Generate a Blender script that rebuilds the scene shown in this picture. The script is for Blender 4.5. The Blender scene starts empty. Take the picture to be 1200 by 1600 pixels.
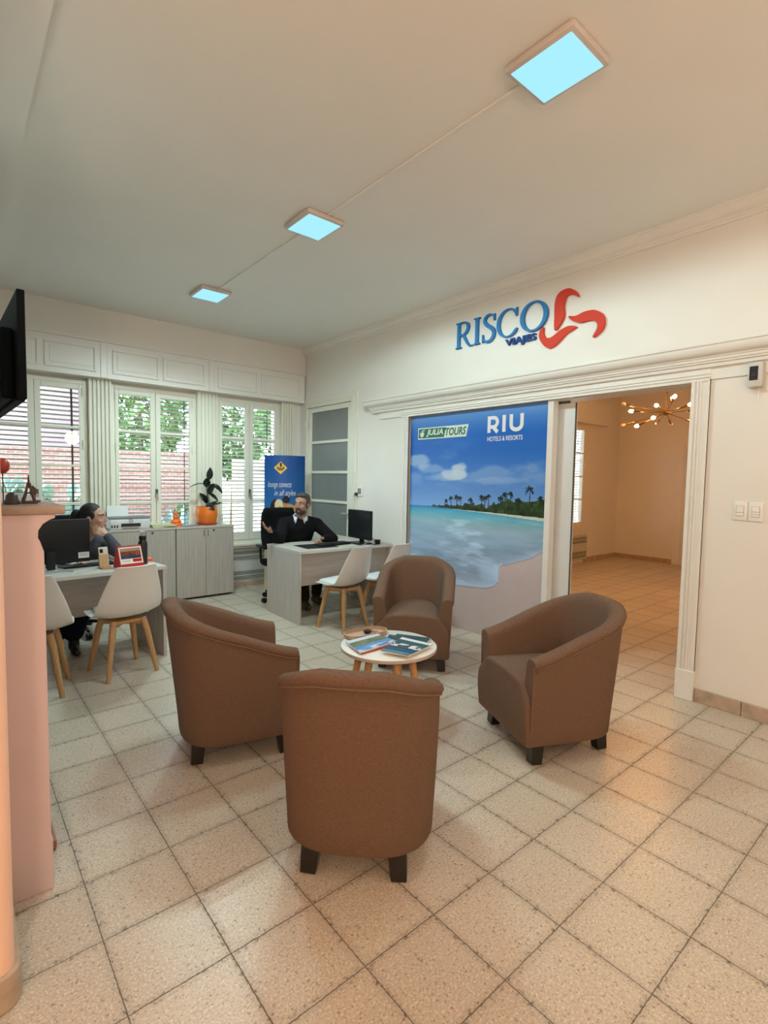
import bpy, bmesh, math, random
import numpy as np
from mathutils import Vector, Matrix, Euler, noise as mnoise
random.seed(7); np.random.seed(7)
PI = math.pi
sc = bpy.context.scene
COL = sc.collection

# ------------------------------------------------------------------ camera
cam_d = bpy.data.cameras.new('camera'); cam = bpy.data.objects.new('camera', cam_d); COL.objects.link(cam)
cam_d.sensor_fit = 'HORIZONTAL'; cam_d.sensor_width = 36; cam_d.lens = 804.98 / 1200 * 36
cam_d.clip_start = .02; cam_d.clip_end = 200
yaw, pit, rol = 0.701728, -0.063302, 0.017766
f_ = Vector((math.sin(yaw)*math.cos(pit), math.cos(yaw)*math.cos(pit), math.sin(pit)))
r_ = Vector((math.cos(yaw), -math.sin(yaw), 0)); u_ = r_.cross(f_)
r2 = r_*math.cos(rol)+u_*math.sin(rol); u2 = -r_*math.sin(rol)+u_*math.cos(rol)
cam.matrix_world = Matrix(((r2.x, u2.x, -f_.x, -1.5395), (r2.y, u2.y, -f_.y, -.5623), (r2.z, u2.z, -f_.z, 1.4973), (0, 0, 0, 1)))
sc.camera = cam
# ------------------------------------------------------------------ world, sun, lights, exposure
W = bpy.data.worlds.new('world'); sc.world = W; W.use_nodes = True
bg = W.node_tree.nodes['Background']
sky = W.node_tree.nodes.new('ShaderNodeTexSky'); sky.sky_type = 'NISHITA'
sky.sun_disc = False; sky.sun_elevation = math.radians(59); sky.sun_rotation = math.radians(285); sky.altitude = 200; sky.dust_density = 2.0
W.node_tree.links.new(sky.outputs[0], bg.inputs[0]); bg.inputs[1].default_value = 3.0
SUN_STRENGTH = 18.0
sd = bpy.data.lights.new('sun', 'SUN'); sd.energy = SUN_STRENGTH; sd.angle = math.radians(1.5); sd.color = (1, .95, .86)
so = bpy.data.objects.new('sun', sd); COL.objects.link(so)
so.rotation_euler = (Vector((.5, -.14, -.86))).to_track_quat('-Z', 'Y').to_euler()
def area(name, loc, sx, sy, e, col, target):
    l = bpy.data.lights.new(name, 'AREA'); l.shape = 'RECTANGLE'; l.size = sx; l.size_y = sy; l.energy = e; l.color = col
    o = bpy.data.objects.new(name, l); COL.objects.link(o); o.location = loc
    o.rotation_euler = (Vector(target)-Vector(loc)).to_track_quat('-Z', 'Y').to_euler(); return o
def globe(name, loc, r, e, col):
    l = bpy.data.lights.new(name, 'POINT'); l.energy = e; l.color = col; l.shadow_soft_size = r
    o = bpy.data.objects.new(name, l); COL.objects.link(o); o.location = loc; return o
PANEL_EMIT = ((.41, .88, 1.02), 1.0)
PANEL_W, PANEL_COL, PANEL_CONE = (38, 98, 152), (.75, 1.0, .985), (176, 176, 141)   # light sent down by each ceiling fixture, nearest first
globe('rear_fill_globe', (.75, -1.7, 2.35), .16, 27, (1.0, .85, .71))  # unseen globe added as fill for the near ceiling and walls
globe('hall_fill_globe', (-2.2, -1.6, 2.35), .14, 108, (1.0, .68, .45))  # second unseen globe, added to warm the foreground
sc.view_settings.view_transform = 'Standard'; sc.view_settings.look = 'None'
sc.view_settings.gamma = 1; sc.view_settings.exposure = 0.0
try: sc.view_settings.use_curve_mapping = False
except Exception: pass
sc.cycles.use_denoising = True
sc.cycles.max_bounces = 10; sc.cycles.diffuse_bounces = 6; sc.cycles.transparent_max_bounces = 16
sc.cycles.sample_clamp_indirect = 6; sc.cycles.caustics_reflective = False; sc.cycles.caustics_refractive = False

# ------------------------------------------------------------------ materials
def srgb(r, g, b):
    f = lambda c: (c/255/12.92) if c/255 <= .04045 else ((c/255+.055)/1.055)**2.4
    return (f(r), f(g), f(b))
M = {}
def mat(name, col, rough=.5, metal=0, var=.06, scale=12, bump=0, bscale=None, spec=.5, emit=None, es=0, coat=0, stretch=None, transmission=0):
    m = bpy.data.materials.new(name); m.use_nodes = True; nt = m.node_tree; b = nt.nodes['Principled BSDF']
    b.inputs['Roughness'].default_value = rough; b.inputs['Metallic'].default_value = metal
    b.inputs['Specular IOR Level'].default_value = spec; b.inputs['Coat Weight'].default_value = coat
    if transmission: b.inputs['Transmission Weight'].default_value = transmission
    tc = nt.nodes.new('ShaderNodeTexCoord'); mp = nt.nodes.new('ShaderNodeMapping'); nt.links.new(tc.outputs['Object'], mp.inputs[0])
    if stretch: mp.inputs['Scale'].default_value = stretch
    n = nt.nodes.new('ShaderNodeTexNoise'); n.inputs['Scale'].default_value = scale; n.inputs['Detail'].default_value = 5
    nt.links.new(mp.outputs[0], n.inputs['Vector'])
    r = nt.nodes.new('ShaderNodeValToRGB'); c = Vector(col)
    r.color_ramp.elements[0].position = .25; r.color_ramp.elements[1].position = .75
    r.color_ramp.elements[0].color = (*(c*(1-var)), 1); r.color_ramp.elements[1].color = (*[min(1, x*(1+var)) for x in c], 1)
    nt.links.new(n.outputs['Fac'], r.inputs[0]); nt.links.new(r.outputs[0], b.inputs['Base Color'])
    if bump:
        n2 = nt.nodes.new('ShaderNodeTexNoise'); n2.inputs['Scale'].default_value = bscale or scale*4; n2.inputs['Detail'].default_value = 4
        nt.links.new(mp.outputs[0], n2.inputs['Vector'])
        bp = nt.nodes.new('ShaderNodeBump'); bp.inputs['Strength'].default_value = bump; bp.inputs['Distance'].default_value = .004
        nt.links.new(n2.outputs['Fac'], bp.inputs['Height']); nt.links.new(bp.outputs[0], b.inputs['Normal'])
    if emit: b.inputs['Emission Color'].default_value = (*emit, 1); b.inputs['Emission Strength'].default_value = es
    M[name] = m; return m
mat('wall_paint', (.80, .775, .735), .6, var=.02, scale=3, bump=.08, bscale=60)
mat('wall_salmon', (.92, .60, .46), .65, var=.03, scale=3, bump=.25, bscale=45)
mat('column_salmon', (.66, .52, .53), .5, var=.03, scale=3, bump=.08, bscale=40)
mat('ceiling_paint', (.82, .81, .775), .8, var=.015, scale=2, bump=.04, bscale=40)
mat('trim_paint', (.80, .785, .75), .32, var=.02, scale=6)
mat('frame_paint', (.78, .77, .68), .35, var=.02, scale=6)
mat('door_panel_white', (.74, .76, .77), .3, var=.02, scale=4)
mat('stone_base', (.46, .35, .26), .5, var=.22, scale=14, bump=.15)
mat('marble', (.34, .25, .21), .25, var=.25, scale=9)
mat('hearth_brick', (.30, .12, .08), .4, var=.25, scale=14)
mat('slat', (.34, .31, .28), .5, var=.05)
mat('shutter_cord', (.03, .05, .06), .7)
mat('plaster_white', (.82, .80, .76), .5, var=.02)
mat('light_housing', (.62, .56, .53), .5, var=.02)
mat('switch_white', (.86, .84, .82), .25, var=.01)
mat('switch_gap', (.25, .24, .23), .5)
mat('fabric', (.185, .113, .079), .9, var=.24, scale=85, bump=.6, bscale=300, spec=.15, stretch=(1, 1, 6))
mat('piping', (.20, .125, .085), .9, var=.1, scale=60, spec=.2)
mat('dark_wood', (.012, .009, .007), .3, var=.3, scale=20, stretch=(6, 6, 1))
mat('plastic_white', (.74, .72, .70), .32, var=.01)
mat('pad_white', (.80, .82, .83), .45, var=.02)
mat('beech', (.50, .29, .13), .45, var=.16, scale=10, stretch=(7, 7, .7))
mat('table_wood', (.60, .32, .13), .42, var=.2, scale=10, stretch=(7, 7, .7))
mat('table_white', (.84, .83, .80), .28, var=.01)
mat('table_edge', (.62, .50, .44), .5, var=.05)
mat('tray_wood', (.46, .31, .21), .6, var=.12, scale=14, stretch=(1, 6, 6))
mat('tray_inner', (.50, .37, .28), .7, var=.1, scale=70)
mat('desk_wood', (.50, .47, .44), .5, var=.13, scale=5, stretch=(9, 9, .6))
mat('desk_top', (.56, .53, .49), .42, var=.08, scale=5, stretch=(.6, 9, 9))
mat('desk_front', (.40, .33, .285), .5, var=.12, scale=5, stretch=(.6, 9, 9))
mat('cabinet_wood', (.43, .395, .365), .5, var=.14, scale=5, stretch=(9, 9, .6))
mat('cabinet_top', (.50, .47, .43), .45, var=.08, scale=5, stretch=(.6, 9, 9))
mat('gap_dark', (.03, .028, .026), .8)
mat('chrome', (.62, .62, .62), .25, 1)
mat('silver_plastic', (.55, .55, .54), .35, .3)
mat('black_plastic', (.008, .009, .011), .45, var=.1, spec=.3)
mat('black_gloss', (.006, .007, .009), .2, var=.1, spec=.3)
mat('screen_off', (.015, .018, .02), .2, var=.1)
mat('black_fabric', (.010, .010, .012), .95, var=.2, scale=120, spec=.1)
mat('navy_denim', (.012, .016, .035), .9, var=.2, scale=60, spec=.1)
mat('brown_trousers', (.035, .025, .018), .9, var=.2, scale=60, spec=.1)
mat('boot_brown', (.05, .028, .016), .5, var=.2)
mat('grey_knit', (.085, .095, .12), .95, var=.25, scale=70, bump=.4, bscale=200, spec=.1)
mat('shirt_blue', (.62, .70, .82), .8, var=.04)
mat('skin_tan', (.42, .235, .165), .5, var=.07, scale=20)
mat('skin_fair', (.50, .30, .225), .5, var=.07, scale=20)
mat('hair_grey', (.055, .05, .046), .6, var=.5, scale=40, stretch=(1, 4, 1))
mat('hair_black', (.010, .008, .008), .6, var=.4, scale=40)
mat('beard', (.055, .042, .036), .8, var=.3, scale=60)
mat('lip', (.32, .14, .11), .5)
mat('eye_white', (.75, .74, .72), .2); mat('eye_dark', (.02, .015, .012), .15)
mat('printer_white', (.70, .72, .74), .35); mat('paper_white', (.85, .86, .88), .6, var=.01)
mat('paper_cream', (.62, .60, .40), .7, var=.1)
mat('orange_ceramic', (.80, .19, .025), .28, var=.04); mat('orange_dark', (.42, .07, .01), .4)
mat('orange_resin', (.85, .17, .03), .4, var=.06)
mat('leaf_dark', (.010, .018, .013), .25, var=.3, scale=30); mat('stem', (.06, .05, .03), .7)
mat('soil', (.03, .02, .013), .95, var=.3, scale=60)
mat('phone_body', (.60, .55, .49), .3); mat('stand_wood', (.55, .36, .18), .5, var=.12, stretch=(6, 6, 1))
mat('red_card', (.50, .02, .02), .45); mat('black_matte', (.015, .015, .015), .45); mat('orange_bright', (.85, .16, .03), .4)
mat('sticker', (.72, .74, .74), .5, var=.02); mat('ink_grey', (.2, .21, .22), .6); mat('ink_black', (.01, .01, .01), .6)
mat('sign_blue', (.035, .20, .47), .6, var=.03, spec=.2); mat('sign_navy', (.02, .07, .26), .6, var=.03, spec=.2); mat('sign_red', (.62, .055, .03), .6, var=.03, spec=.2)
mat('sign_side', (.02, .06, .15), .5); mat('sign_red_side', (.28, .03, .02), .5)
mat('logo_white', (.82, .82, .86), .5, var=.01); mat('logo_green', (.025, .17, .11), .5); mat('logo_offwhite', (.72, .80, .74), .5)
mat('brass', (.30, .17, .06), .3, 1); mat('bulb_unlit', (.75, .55, .40), .15)
mat('figurine_brown', (.075, .03, .018), .35, var=.3, scale=30); mat('figurine_dark', (.03, .015, .012), .4)
mat('ornament_red', (.38, .04, .02), .35)
mat('meter_body', (.60, .58, .55), .4); mat('meter_window', (.02, .025, .03), .15)
mat('yellow_sign', (.80, .50, .05), .5); mat('banner_edge', (.05, .14, .34), .5)
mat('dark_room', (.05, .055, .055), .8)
mat('frosted', (.20, .225, .215), .35, var=.05, scale=5)
mat('grille_dark', (.09, .09, .085), .6)
mat('radiator_paint', (.60, .60, .56), .45, var=.02)
mat('tv_back', (.005, .006, .008), .7, bump=.1, spec=.1)
mat('book_green', (.05, .12, .11), .4); mat('magazine_red', (.45, .06, .04), .5); mat('page', (.78, .76, .72), .6, var=.03)
mat('pink_render', (.40, .25, .26), .8, var=.06, scale=4); mat('cream_render', (.33, .29, .22), .8, var=.05)
mat('lawn', (.10, .15, .05), .95, var=.35, scale=9); mat('path', (.74, .76, .70), .9, var=.1)
mat('foliage_light', (.10, .19, .045), .6, var=.5, scale=4); mat('foliage_dark', (.04, .09, .03), .6, var=.5, scale=4)
mat('cactus', (.10, .17, .12), .55, var=.2, scale=8); mat('agave', (.10, .18, .18), .5, var=.25, scale=5); mat('bark', (.16, .10, .06), .9, var=.3)
mat('flower_orange', (.85, .28, .04), .6); mat('rim_brown', (.10, .05, .03), .5)
mat('curtain_metal', (.30, .28, .25), .5)

def emission(name, col, s):
    m = bpy.data.materials.new(name); m.use_nodes = True; nt = m.node_tree; nt.nodes.clear()
    e = nt.nodes.new('ShaderNodeEmission'); e.inputs[0].default_value = (*col, 1); e.inputs[1].default_value = s
    o = nt.nodes.new('ShaderNodeOutputMaterial'); nt.links.new(e.outputs[0], o.inputs[0]); M[name] = m
emission('panel_light', *PANEL_EMIT)
emission('bulb_lit', (1.0, .47, .16), 400)

def glass(name, tint=(1, 1, 1), refl=.05):
    m = bpy.data.materials.new(name); m.use_nodes = True; nt = m.node_tree; nt.nodes.clear()
    t = nt.nodes.new('ShaderNodeBsdfTransparent'); t.inputs[0].default_value = (*tint, 1)
    g = nt.nodes.new('ShaderNodeBsdfGlossy'); g.inputs['Roughness'].default_value = .02
    lw = nt.nodes.new('ShaderNodeLayerWeight'); lw.inputs[0].default_value = .5; pw = nt.nodes.new('ShaderNodeMath'); pw.operation = 'POWER'; pw.inputs[1].default_value = 5; nt.links.new(lw.outputs['Facing'], pw.inputs[0])
    fr = nt.nodes.new('ShaderNodeMath'); fr.operation = 'MULTIPLY_ADD'; fr.inputs[1].default_value = .9; fr.inputs[2].default_value = .025; nt.links.new(pw.outputs[0], fr.inputs[0])
    mx = nt.nodes.new('ShaderNodeMixShader'); o = nt.nodes.new('ShaderNodeOutputMaterial')
    nt.links.new(fr.outputs[0], mx.inputs[0]); nt.links.new(t.outputs[0], mx.inputs[1]); nt.links.new(g.outputs[0], mx.inputs[2]); nt.links.new(mx.outputs[0], o.inputs[0]); M[name] = m
glass('pane_glass', (.95, .98, .96)); glass('tumbler_glass', (.88, .92, .92))

def vcol_mat(name, rough=.45, spec=.4):
    m = bpy.data.materials.new(name); m.use_nodes = True; nt = m.node_tree; b = nt.nodes['Principled BSDF']
    a = nt.nodes.new('ShaderNodeAttribute'); a.attribute_name = 'print'; nt.links.new(a.outputs['Color'], b.inputs['Base Color'])
    b.inputs['Roughness'].default_value = rough; b.inputs['Specular IOR Level'].default_value = spec; M[name] = m
vcol_mat('printed', .4); vcol_mat('printed_matte', .6, .2)

def brick_mat():
    m = bpy.data.materials.new('brick'); m.use_nodes = True; nt = m.node_tree; b = nt.nodes['Principled BSDF']
    tc = nt.nodes.new('ShaderNodeTexCoord'); mp = nt.nodes.new('ShaderNodeMapping'); mp.inputs['Rotation'].default_value = (PI/2, 0, 0)
    br = nt.nodes.new('ShaderNodeTexBrick'); br.inputs['Scale'].default_value = 3.5
    br.inputs['Color1'].default_value = (.26, .085, .055, 1); br.inputs['Color2'].default_value = (.34, .15, .10, 1); br.inputs['Mortar'].default_value = (.38, .33, .28, 1)
    nt.links.new(tc.outputs['Object'], mp.inputs[0]); nt.links.new(mp.outputs[0], br.inputs[0]); nt.links.new(br.outputs[0], b.inputs['Base Color']); M['brick'] = m
brick_mat()

def floor_mat():
    m = bpy.data.materials.new('terrazzo_tile'); m.use_nodes = True; nt = m.node_tree; N = nt.nodes; L = nt.links; b = N['Principled BSDF']
    geo = N.new('ShaderNodeNewGeometry')
    def math_(op, a, b_=None, c=None):
        n = N.new('ShaderNodeMath'); n.operation = op
        for i, v in enumerate((a, b_, c)):
            if v is None: continue
            if isinstance(v, (int, float)): n.inputs[i].default_value = v
            else: L.new(v, n.inputs[i])
        return n.outputs[0]
    def vm(op, a, b_):
        n = N.new('ShaderNodeVectorMath'); n.operation = op
        for i, v in enumerate((a, b_)):
            if isinstance(v, tuple): n.inputs[i].default_value = v
            else: L.new(v, n.inputs[i])
        return n.outputs[0]
    def noise(scale, det=3, rough=.5, vec=None):
        n = N.new('ShaderNodeTexNoise'); n.inputs['Scale'].default_value = scale; n.inputs['Detail'].default_value = det; n.inputs['Roughness'].default_value = rough
        L.new(vec or geo.outputs['Position'], n.inputs['Vector']); return n
    def ramp(fac, p0, p1, c0=(0, 0, 0, 1), c1=(1, 1, 1, 1)):
        n = N.new('ShaderNodeValToRGB'); n.color_ramp.elements[0].position = p0; n.color_ramp.elements[1].position = p1
        n.color_ramp.elements[0].color = c0; n.color_ramp.elements[1].color = c1; L.new(fac, n.inputs[0]); return n.outputs[0]
    def mix(fac, a, b_, mode='MIX'):
        n = N.new('ShaderNodeMix'); n.data_type = 'RGBA'; n.blend_type = mode
        for s, v in ((n.inputs[0], fac), (n.inputs[6], a), (n.inputs[7], b_)):
            if isinstance(v, (int, float)): s.default_value = v
            elif isinstance(v, tuple): s.default_value = v
            else: L.new(v, s)
        return n.outputs[2]
    # slightly wandering joints
    wob = noise(55, 4, .7).outputs['Color']; wob = vm('SUBTRACT', wob, (.5, .5, .5)); sc_ = N.new('ShaderNodeVectorMath'); sc_.operation = 'SCALE'; L.new(wob, sc_.inputs[0]); sc_.inputs['Scale'].default_value = .0075
    pos = vm('ADD', geo.outputs['Position'], sc_.outputs[0])
    sp = N.new('ShaderNodeSeparateXYZ'); L.new(pos, sp.inputs[0])
    def edge(o):
        t = math_('DIVIDE', o, .3); fr = math_('FRACT', math_('ADD', t, 100.0)); d = math_('MINIMUM', fr, math_('SUBTRACT', 1.0, fr)); return math_('MULTIPLY', d, .3)
    d = math_('MINIMUM', edge(sp.outputs[0]), edge(sp.outputs[1]))
    wvar = noise(5, 3).outputs['Fac']
    jw = math_('MULTIPLY_ADD', wvar, .0048, .0004)
    joint = N.new('ShaderNodeMapRange'); L.new(d, joint.inputs[0]); L.new(jw, joint.inputs[2]); joint.inputs[1].default_value = .0004; joint.inputs[3].default_value = 1; joint.inputs[4].default_value = 0
    # chipped edges
    chipn = ramp(noise(40, 4, .65).outputs['Fac'], .57, .62); near = N.new('ShaderNodeMapRange'); L.new(d, near.inputs[0]); near.inputs[1].default_value = .004; near.inputs[2].default_value = .020; near.inputs[3].default_value = 1; near.inputs[4].default_value = 0
    chip = math_('MULTIPLY', math_('MULTIPLY', chipn, near.outputs[0]), .85)
    grime = N.new('ShaderNodeMapRange'); L.new(d, grime.inputs[0]); grime.inputs[1].default_value = 0; grime.inputs[2].default_value = .03; grime.inputs[3].default_value = .25; grime.inputs[4].default_value = 0
    # per tile value
    fl = N.new('ShaderNodeVectorMath'); fl.operation = 'FLOOR'; L.new(vm('DIVIDE', pos, (.3, .3, 1000.0)), fl.inputs[0])
    wn = N.new('ShaderNodeTexWhiteNoise'); wn.noise_dimensions = '3D'; L.new(fl.outputs[0], wn.inputs['Vector'])
    base = mix(wn.outputs['Value'], (.57, .50, .41, 1), (.65, .58, .485, 1))
    big = noise(1.7, 4).outputs['Fac']; base = mix(math_('MULTIPLY', ramp(big, .42, .7), .34), base, (.46, .34, .26, 1))
    # stone chips in the cement: irregular mottling, dark and pale flecks
    off = vm('ADD', geo.outputs['Position'], (3.7, 1.9, .4))
    base = mix(math_('MULTIPLY', ramp(noise(120, 3, .6).outputs['Fac'], .42, .64), .42), base, (.36, .285, .21, 1))
    base = mix(math_('MULTIPLY', ramp(noise(120, 2, .5, off).outputs['Fac'], .55, .63), .60), base, (.78, .70, .58, 1))
    base = mix(math_('MULTIPLY', ramp(noise(125, 2, .5, vm('ADD', off, (1, 2, 3))).outputs['Fac'], .61, .65), .55), base, (.20, .125, .075, 1))
    v1 = N.new('ShaderNodeTexVoronoi'); v1.inputs['Scale'].default_value = 62; L.new(vm('ADD', geo.outputs['Position'], sc_.outputs[0]), v1.inputs['Vector'])
    sx = N.new('ShaderNodeSeparateColor'); L.new(v1.outputs['Color'], sx.inputs[0])
    rad = math_('MULTIPLY_ADD', noise(210, 2).outputs['Fac'], .9, -.18)
    fleck = math_('MULTIPLY', math_('MULTIPLY', ramp(sx.outputs[0], .80, .82), math_('LESS_THAN', v1.outputs['Distance'], rad)), .6)
    base = mix(fleck, base, mix(sx.outputs[1], (.16, .10, .06, 1), (.33, .23, .15, 1)))
    base = mix(grime.outputs[0], base, (.20, .16, .12, 1))
    base = mix(chip, base, (.13, .10, .075, 1))
    base = mix(math_('MULTIPLY', joint.outputs[0], .9), base, (.085, .065, .045, 1))
    L.new(base, b.inputs['Base Color'])
    ro = N.new('ShaderNodeMapRange'); L.new(noise(3, 3).outputs['Fac'], ro.inputs[0]); ro.inputs[3].default_value = .24; ro.inputs[4].default_value = .44
    L.new(math_('MAXIMUM', ro.outputs[0], math_('MULTIPLY', joint.outputs[0], .9)), b.inputs['Roughness'])
    b.inputs['Specular IOR Level'].default_value = .5
    bp = N.new('ShaderNodeBump'); bp.inputs['Strength'].default_value = .35; bp.inputs['Distance'].default_value = .002
    L.new(math_('SUBTRACT', 1.0, math_('MAXIMUM', joint.outputs[0], chip)), bp.inputs['Height']); L.new(bp.outputs[0], b.inputs['Normal'])
    M['terrazzo_tile'] = m
floor_mat()

# ------------------------------------------------------------------ mesh helpers
class MB:
    def __init__(s): s.bm = bmesh.new()
    def box(s, x0, y0, z0, x1, y1, z1, T=None, bev=0):
        vs = [s.bm.verts.new((x, y, z)) for x in (x0, x1) for y in (y0, y1) for z in (z0, z1)]
        F = [(0, 1, 3, 2), (4, 6, 7, 5), (0, 4, 5, 1), (2, 3, 7, 6), (0, 2, 6, 4), (1, 5, 7, 3)]
        fs = [s.bm.faces.new([vs[i] for i in f]) for f in F]
        if bev:
            es = list({e for f in fs for e in f.edges}); r = bmesh.ops.bevel(s.bm, geom=es, offset=bev, segments=2, affect='EDGES', profile=.5)
            vs = list({v for f in r['faces'] for v in f.verts} | {v for v in vs if v.is_valid})
        if T: bmesh.ops.transform(s.bm, matrix=T, verts=vs)
        return s
    def tube(s, path, r, n=10, cap=True, sq=None):
        path = [Vector(p) for p in path]; rs = r if isinstance(r, (list, tuple)) else [r]*len(path)
        rings = []; prev = None
        for i, p in enumerate(path):
            t = (path[min(i+1, len(path)-1)]-path[max(i-1, 0)]).normalized()
            if prev is None: a = Vector((0, 0, 1)) if abs(t.z) < .9 else Vector((1, 0, 0)); u = a.cross(t).normalized()
            else: u = (prev-t*prev.dot(t)).normalized()
            prev = u; v = t.cross(u)
            rings.append([s.bm.verts.new(p+(u*math.cos(2*PI*k/n+(PI/4 if n == 4 else 0))+v*math.sin(2*PI*k/n+(PI/4 if n == 4 else 0)))*rs[i]) for k in range(n)])
        for a, b in zip(rings, rings[1:]):
            for k in range(n): s.bm.faces.new((a[k], a[(k+1) % n], b[(k+1) % n], b[k]))
        if cap: s.bm.faces.new(rings[0][::-1]); s.bm.faces.new(rings[-1])
        return s
    def lathe(s, prof, c=(0, 0, 0), n=24, sx=1, sy=1):
        rings = []
        for r, z in prof:
            if r < 1e-5: rings.append([s.bm.verts.new((c[0], c[1], c[2]+z))])
            else: rings.append([s.bm.verts.new((c[0]+r*sx*math.cos(2*PI*k/n), c[1]+r*sy*math.sin(2*PI*k/n), c[2]+z)) for k in range(n)])
        for a, b in zip(rings, rings[1:]):
            for k in range(n):
                A = [a[k % len(a)], a[(k+1) % len(a)], b[(k+1) % len(b)], b[k % len(b)]]; A = list(dict.fromkeys(A))
                if len(A) > 2: s.bm.faces.new(A)
        for rg, inv in ((rings[0], True), (rings[-1], False)):
            if len(rg) > 2: s.bm.faces.new(rg[::-1] if inv else rg)
        return s
    def ball(s, c, r, seg=16, rings=10, R=None):
        rx, ry, rz = r if isinstance(r, (tuple, list)) else (r, r, r)
        T = Matrix.Translation(c) @ (R if R else Matrix.Identity(4)) @ Matrix.Diagonal((rx, ry, rz, 1))
        bmesh.ops.create_uvsphere(s.bm, u_segments=seg, v_segments=rings, radius=1, matrix=T); return s
    def grid(s, P, cu=False, cv=False):
        V = [[s.bm.verts.new(p) for p in row] for row in P]; nu, nv = len(V), len(V[0])
        for i in range(nu if cu else nu-1):
            for j in range(nv if cv else nv-1):
                q = [V[i][j], V[(i+1) % nu][j], V[(i+1) % nu][(j+1) % nv], V[i][(j+1) % nv]]
                s.bm.faces.new(q)
        return V
    def prism(s, poly, f):          # poly in (a,b); f(a,b,k) k=0/1 -> point
        if hasattr(f, 'shift'): f = f.shift()
        A = [s.bm.verts.new(f(a, b, 0)) for a, b in poly]; B = [s.bm.verts.new(f(a, b, 1)) for a, b in poly]; n = len(poly)
        s.bm.faces.new(A[::-1]); s.bm.faces.new(B)
        for k in range(n): s.bm.faces.new((A[k], A[(k+1) % n], B[(k+1) % n], B[k]))
        return s
    def extr(s, prof, axis, t0, t1):  # profile (p,q) swept: axis 'y': p->x q->z ; axis 'x': p->y q->z ; axis 'z': p->x q->y
        f = {'y': lambda p, q, k: (p, (t0, t1)[k], q), 'x': lambda p, q, k: ((t0, t1)[k], p, q), 'z': lambda p, q, k: (p, q, (t0, t1)[k])}[axis]
        return s.prism(prof, f)
    def build(s, name, m, parent=None, smooth=False, bevel=0, subsurf=0, loc=None, angle=40):
        bmesh.ops.recalc_face_normals(s.bm, faces=s.bm.faces)
        me = bpy.data.meshes.new(name); s.bm.to_mesh(me); s.bm.free()
        o = bpy.data.objects.new(name, me); COL.objects.link(o)
        ms = m if isinstance(m, list) else [m]
        for x in ms: me.materials.append(M[x])
        if smooth:
            for p in me.polygons: p.use_smooth = True
            try: me.set_sharp_from_angle(angle=math.radians(angle))
            except Exception: pass
        if bevel:
            bv = o.modifiers.new('bevel', 'BEVEL'); bv.width = bevel; bv.segments = 2; bv.limit_method = 'ANGLE'; bv.angle_limit = math.radians(40)
        if subsurf:
            ss = o.modifiers.new('subsurf', 'SUBSURF'); ss.levels = subsurf; ss.render_levels = subsurf
        if parent: o.parent = parent
        if loc: o.location = loc
        return o
def tag(o, label=None, cat=None, group=None, kind=None):
    if label: o['label'] = label
    if cat: o['category'] = cat
    if group: o['group'] = group
    if kind: o['kind'] = kind
    return o
def thing(name, label, cat, loc=(0, 0, 0), rz=0, group=None):
    o = bpy.data.objects.new(name, None); COL.objects.link(o); o.empty_display_size = .1
    o.location = loc; o.rotation_euler = (0, 0, rz); return tag(o, label, cat, group)
def struct(o): o['kind'] = 'structure'; return o
def kids(o): return [c for c in bpy.data.objects if c.parent == o]
def copy_tree(o, parent=None):
    c = o.copy(); COL.objects.link(c); c.parent = parent
    for ch in kids(o): copy_tree(ch, c)
    return c
def sstep(a, b, x): t = min(1, max(0, (x-a)/(b-a))); return t*t*(3-2*t)
def text_mesh(body, size, depth=0, shear=0, offset=0, align='LEFT', spacing=1, word=1):
    cu = bpy.data.curves.new('text', 'FONT'); cu.body = body; cu.size = size; cu.extrude = depth; cu.shear = shear; cu.offset = offset
    cu.align_x = align; cu.space_character = spacing; cu.resolution_u = 3; cu.space_word = word
    o = bpy.data.objects.new('text', cu); COL.objects.link(o); dg = bpy.context.evaluated_depsgraph_get()
    me = bpy.data.meshes.new_from_object(o.evaluated_get(dg)); bpy.data.objects.remove(o); bpy.data.curves.remove(cu); return me
def mesh_obj(name, me, m, parent=None, T=None):
    if T: me.transform(T)
    o = bpy.data.objects.new(name, me); COL.objects.link(o); me.materials.clear(); me.materials.append(M[m])
    if parent: o.parent = parent
    return o
def fit(me, x0, x1, z0, z1):   # scale the text in its own plane to a box; returns mesh with x,y in that box
    co = np.empty(len(me.vertices)*3); me.vertices.foreach_get('co', co); co = co.reshape(-1, 3)
    mn, mx = co.min(0), co.max(0)
    co[:, 0] = x0+(co[:, 0]-mn[0])/(mx[0]-mn[0])*(x1-x0); co[:, 1] = z0+(co[:, 1]-mn[1])/(mx[1]-mn[1])*(z1-z0)
    me.vertices.foreach_set('co', co.ravel()); me.update(); return me
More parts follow.
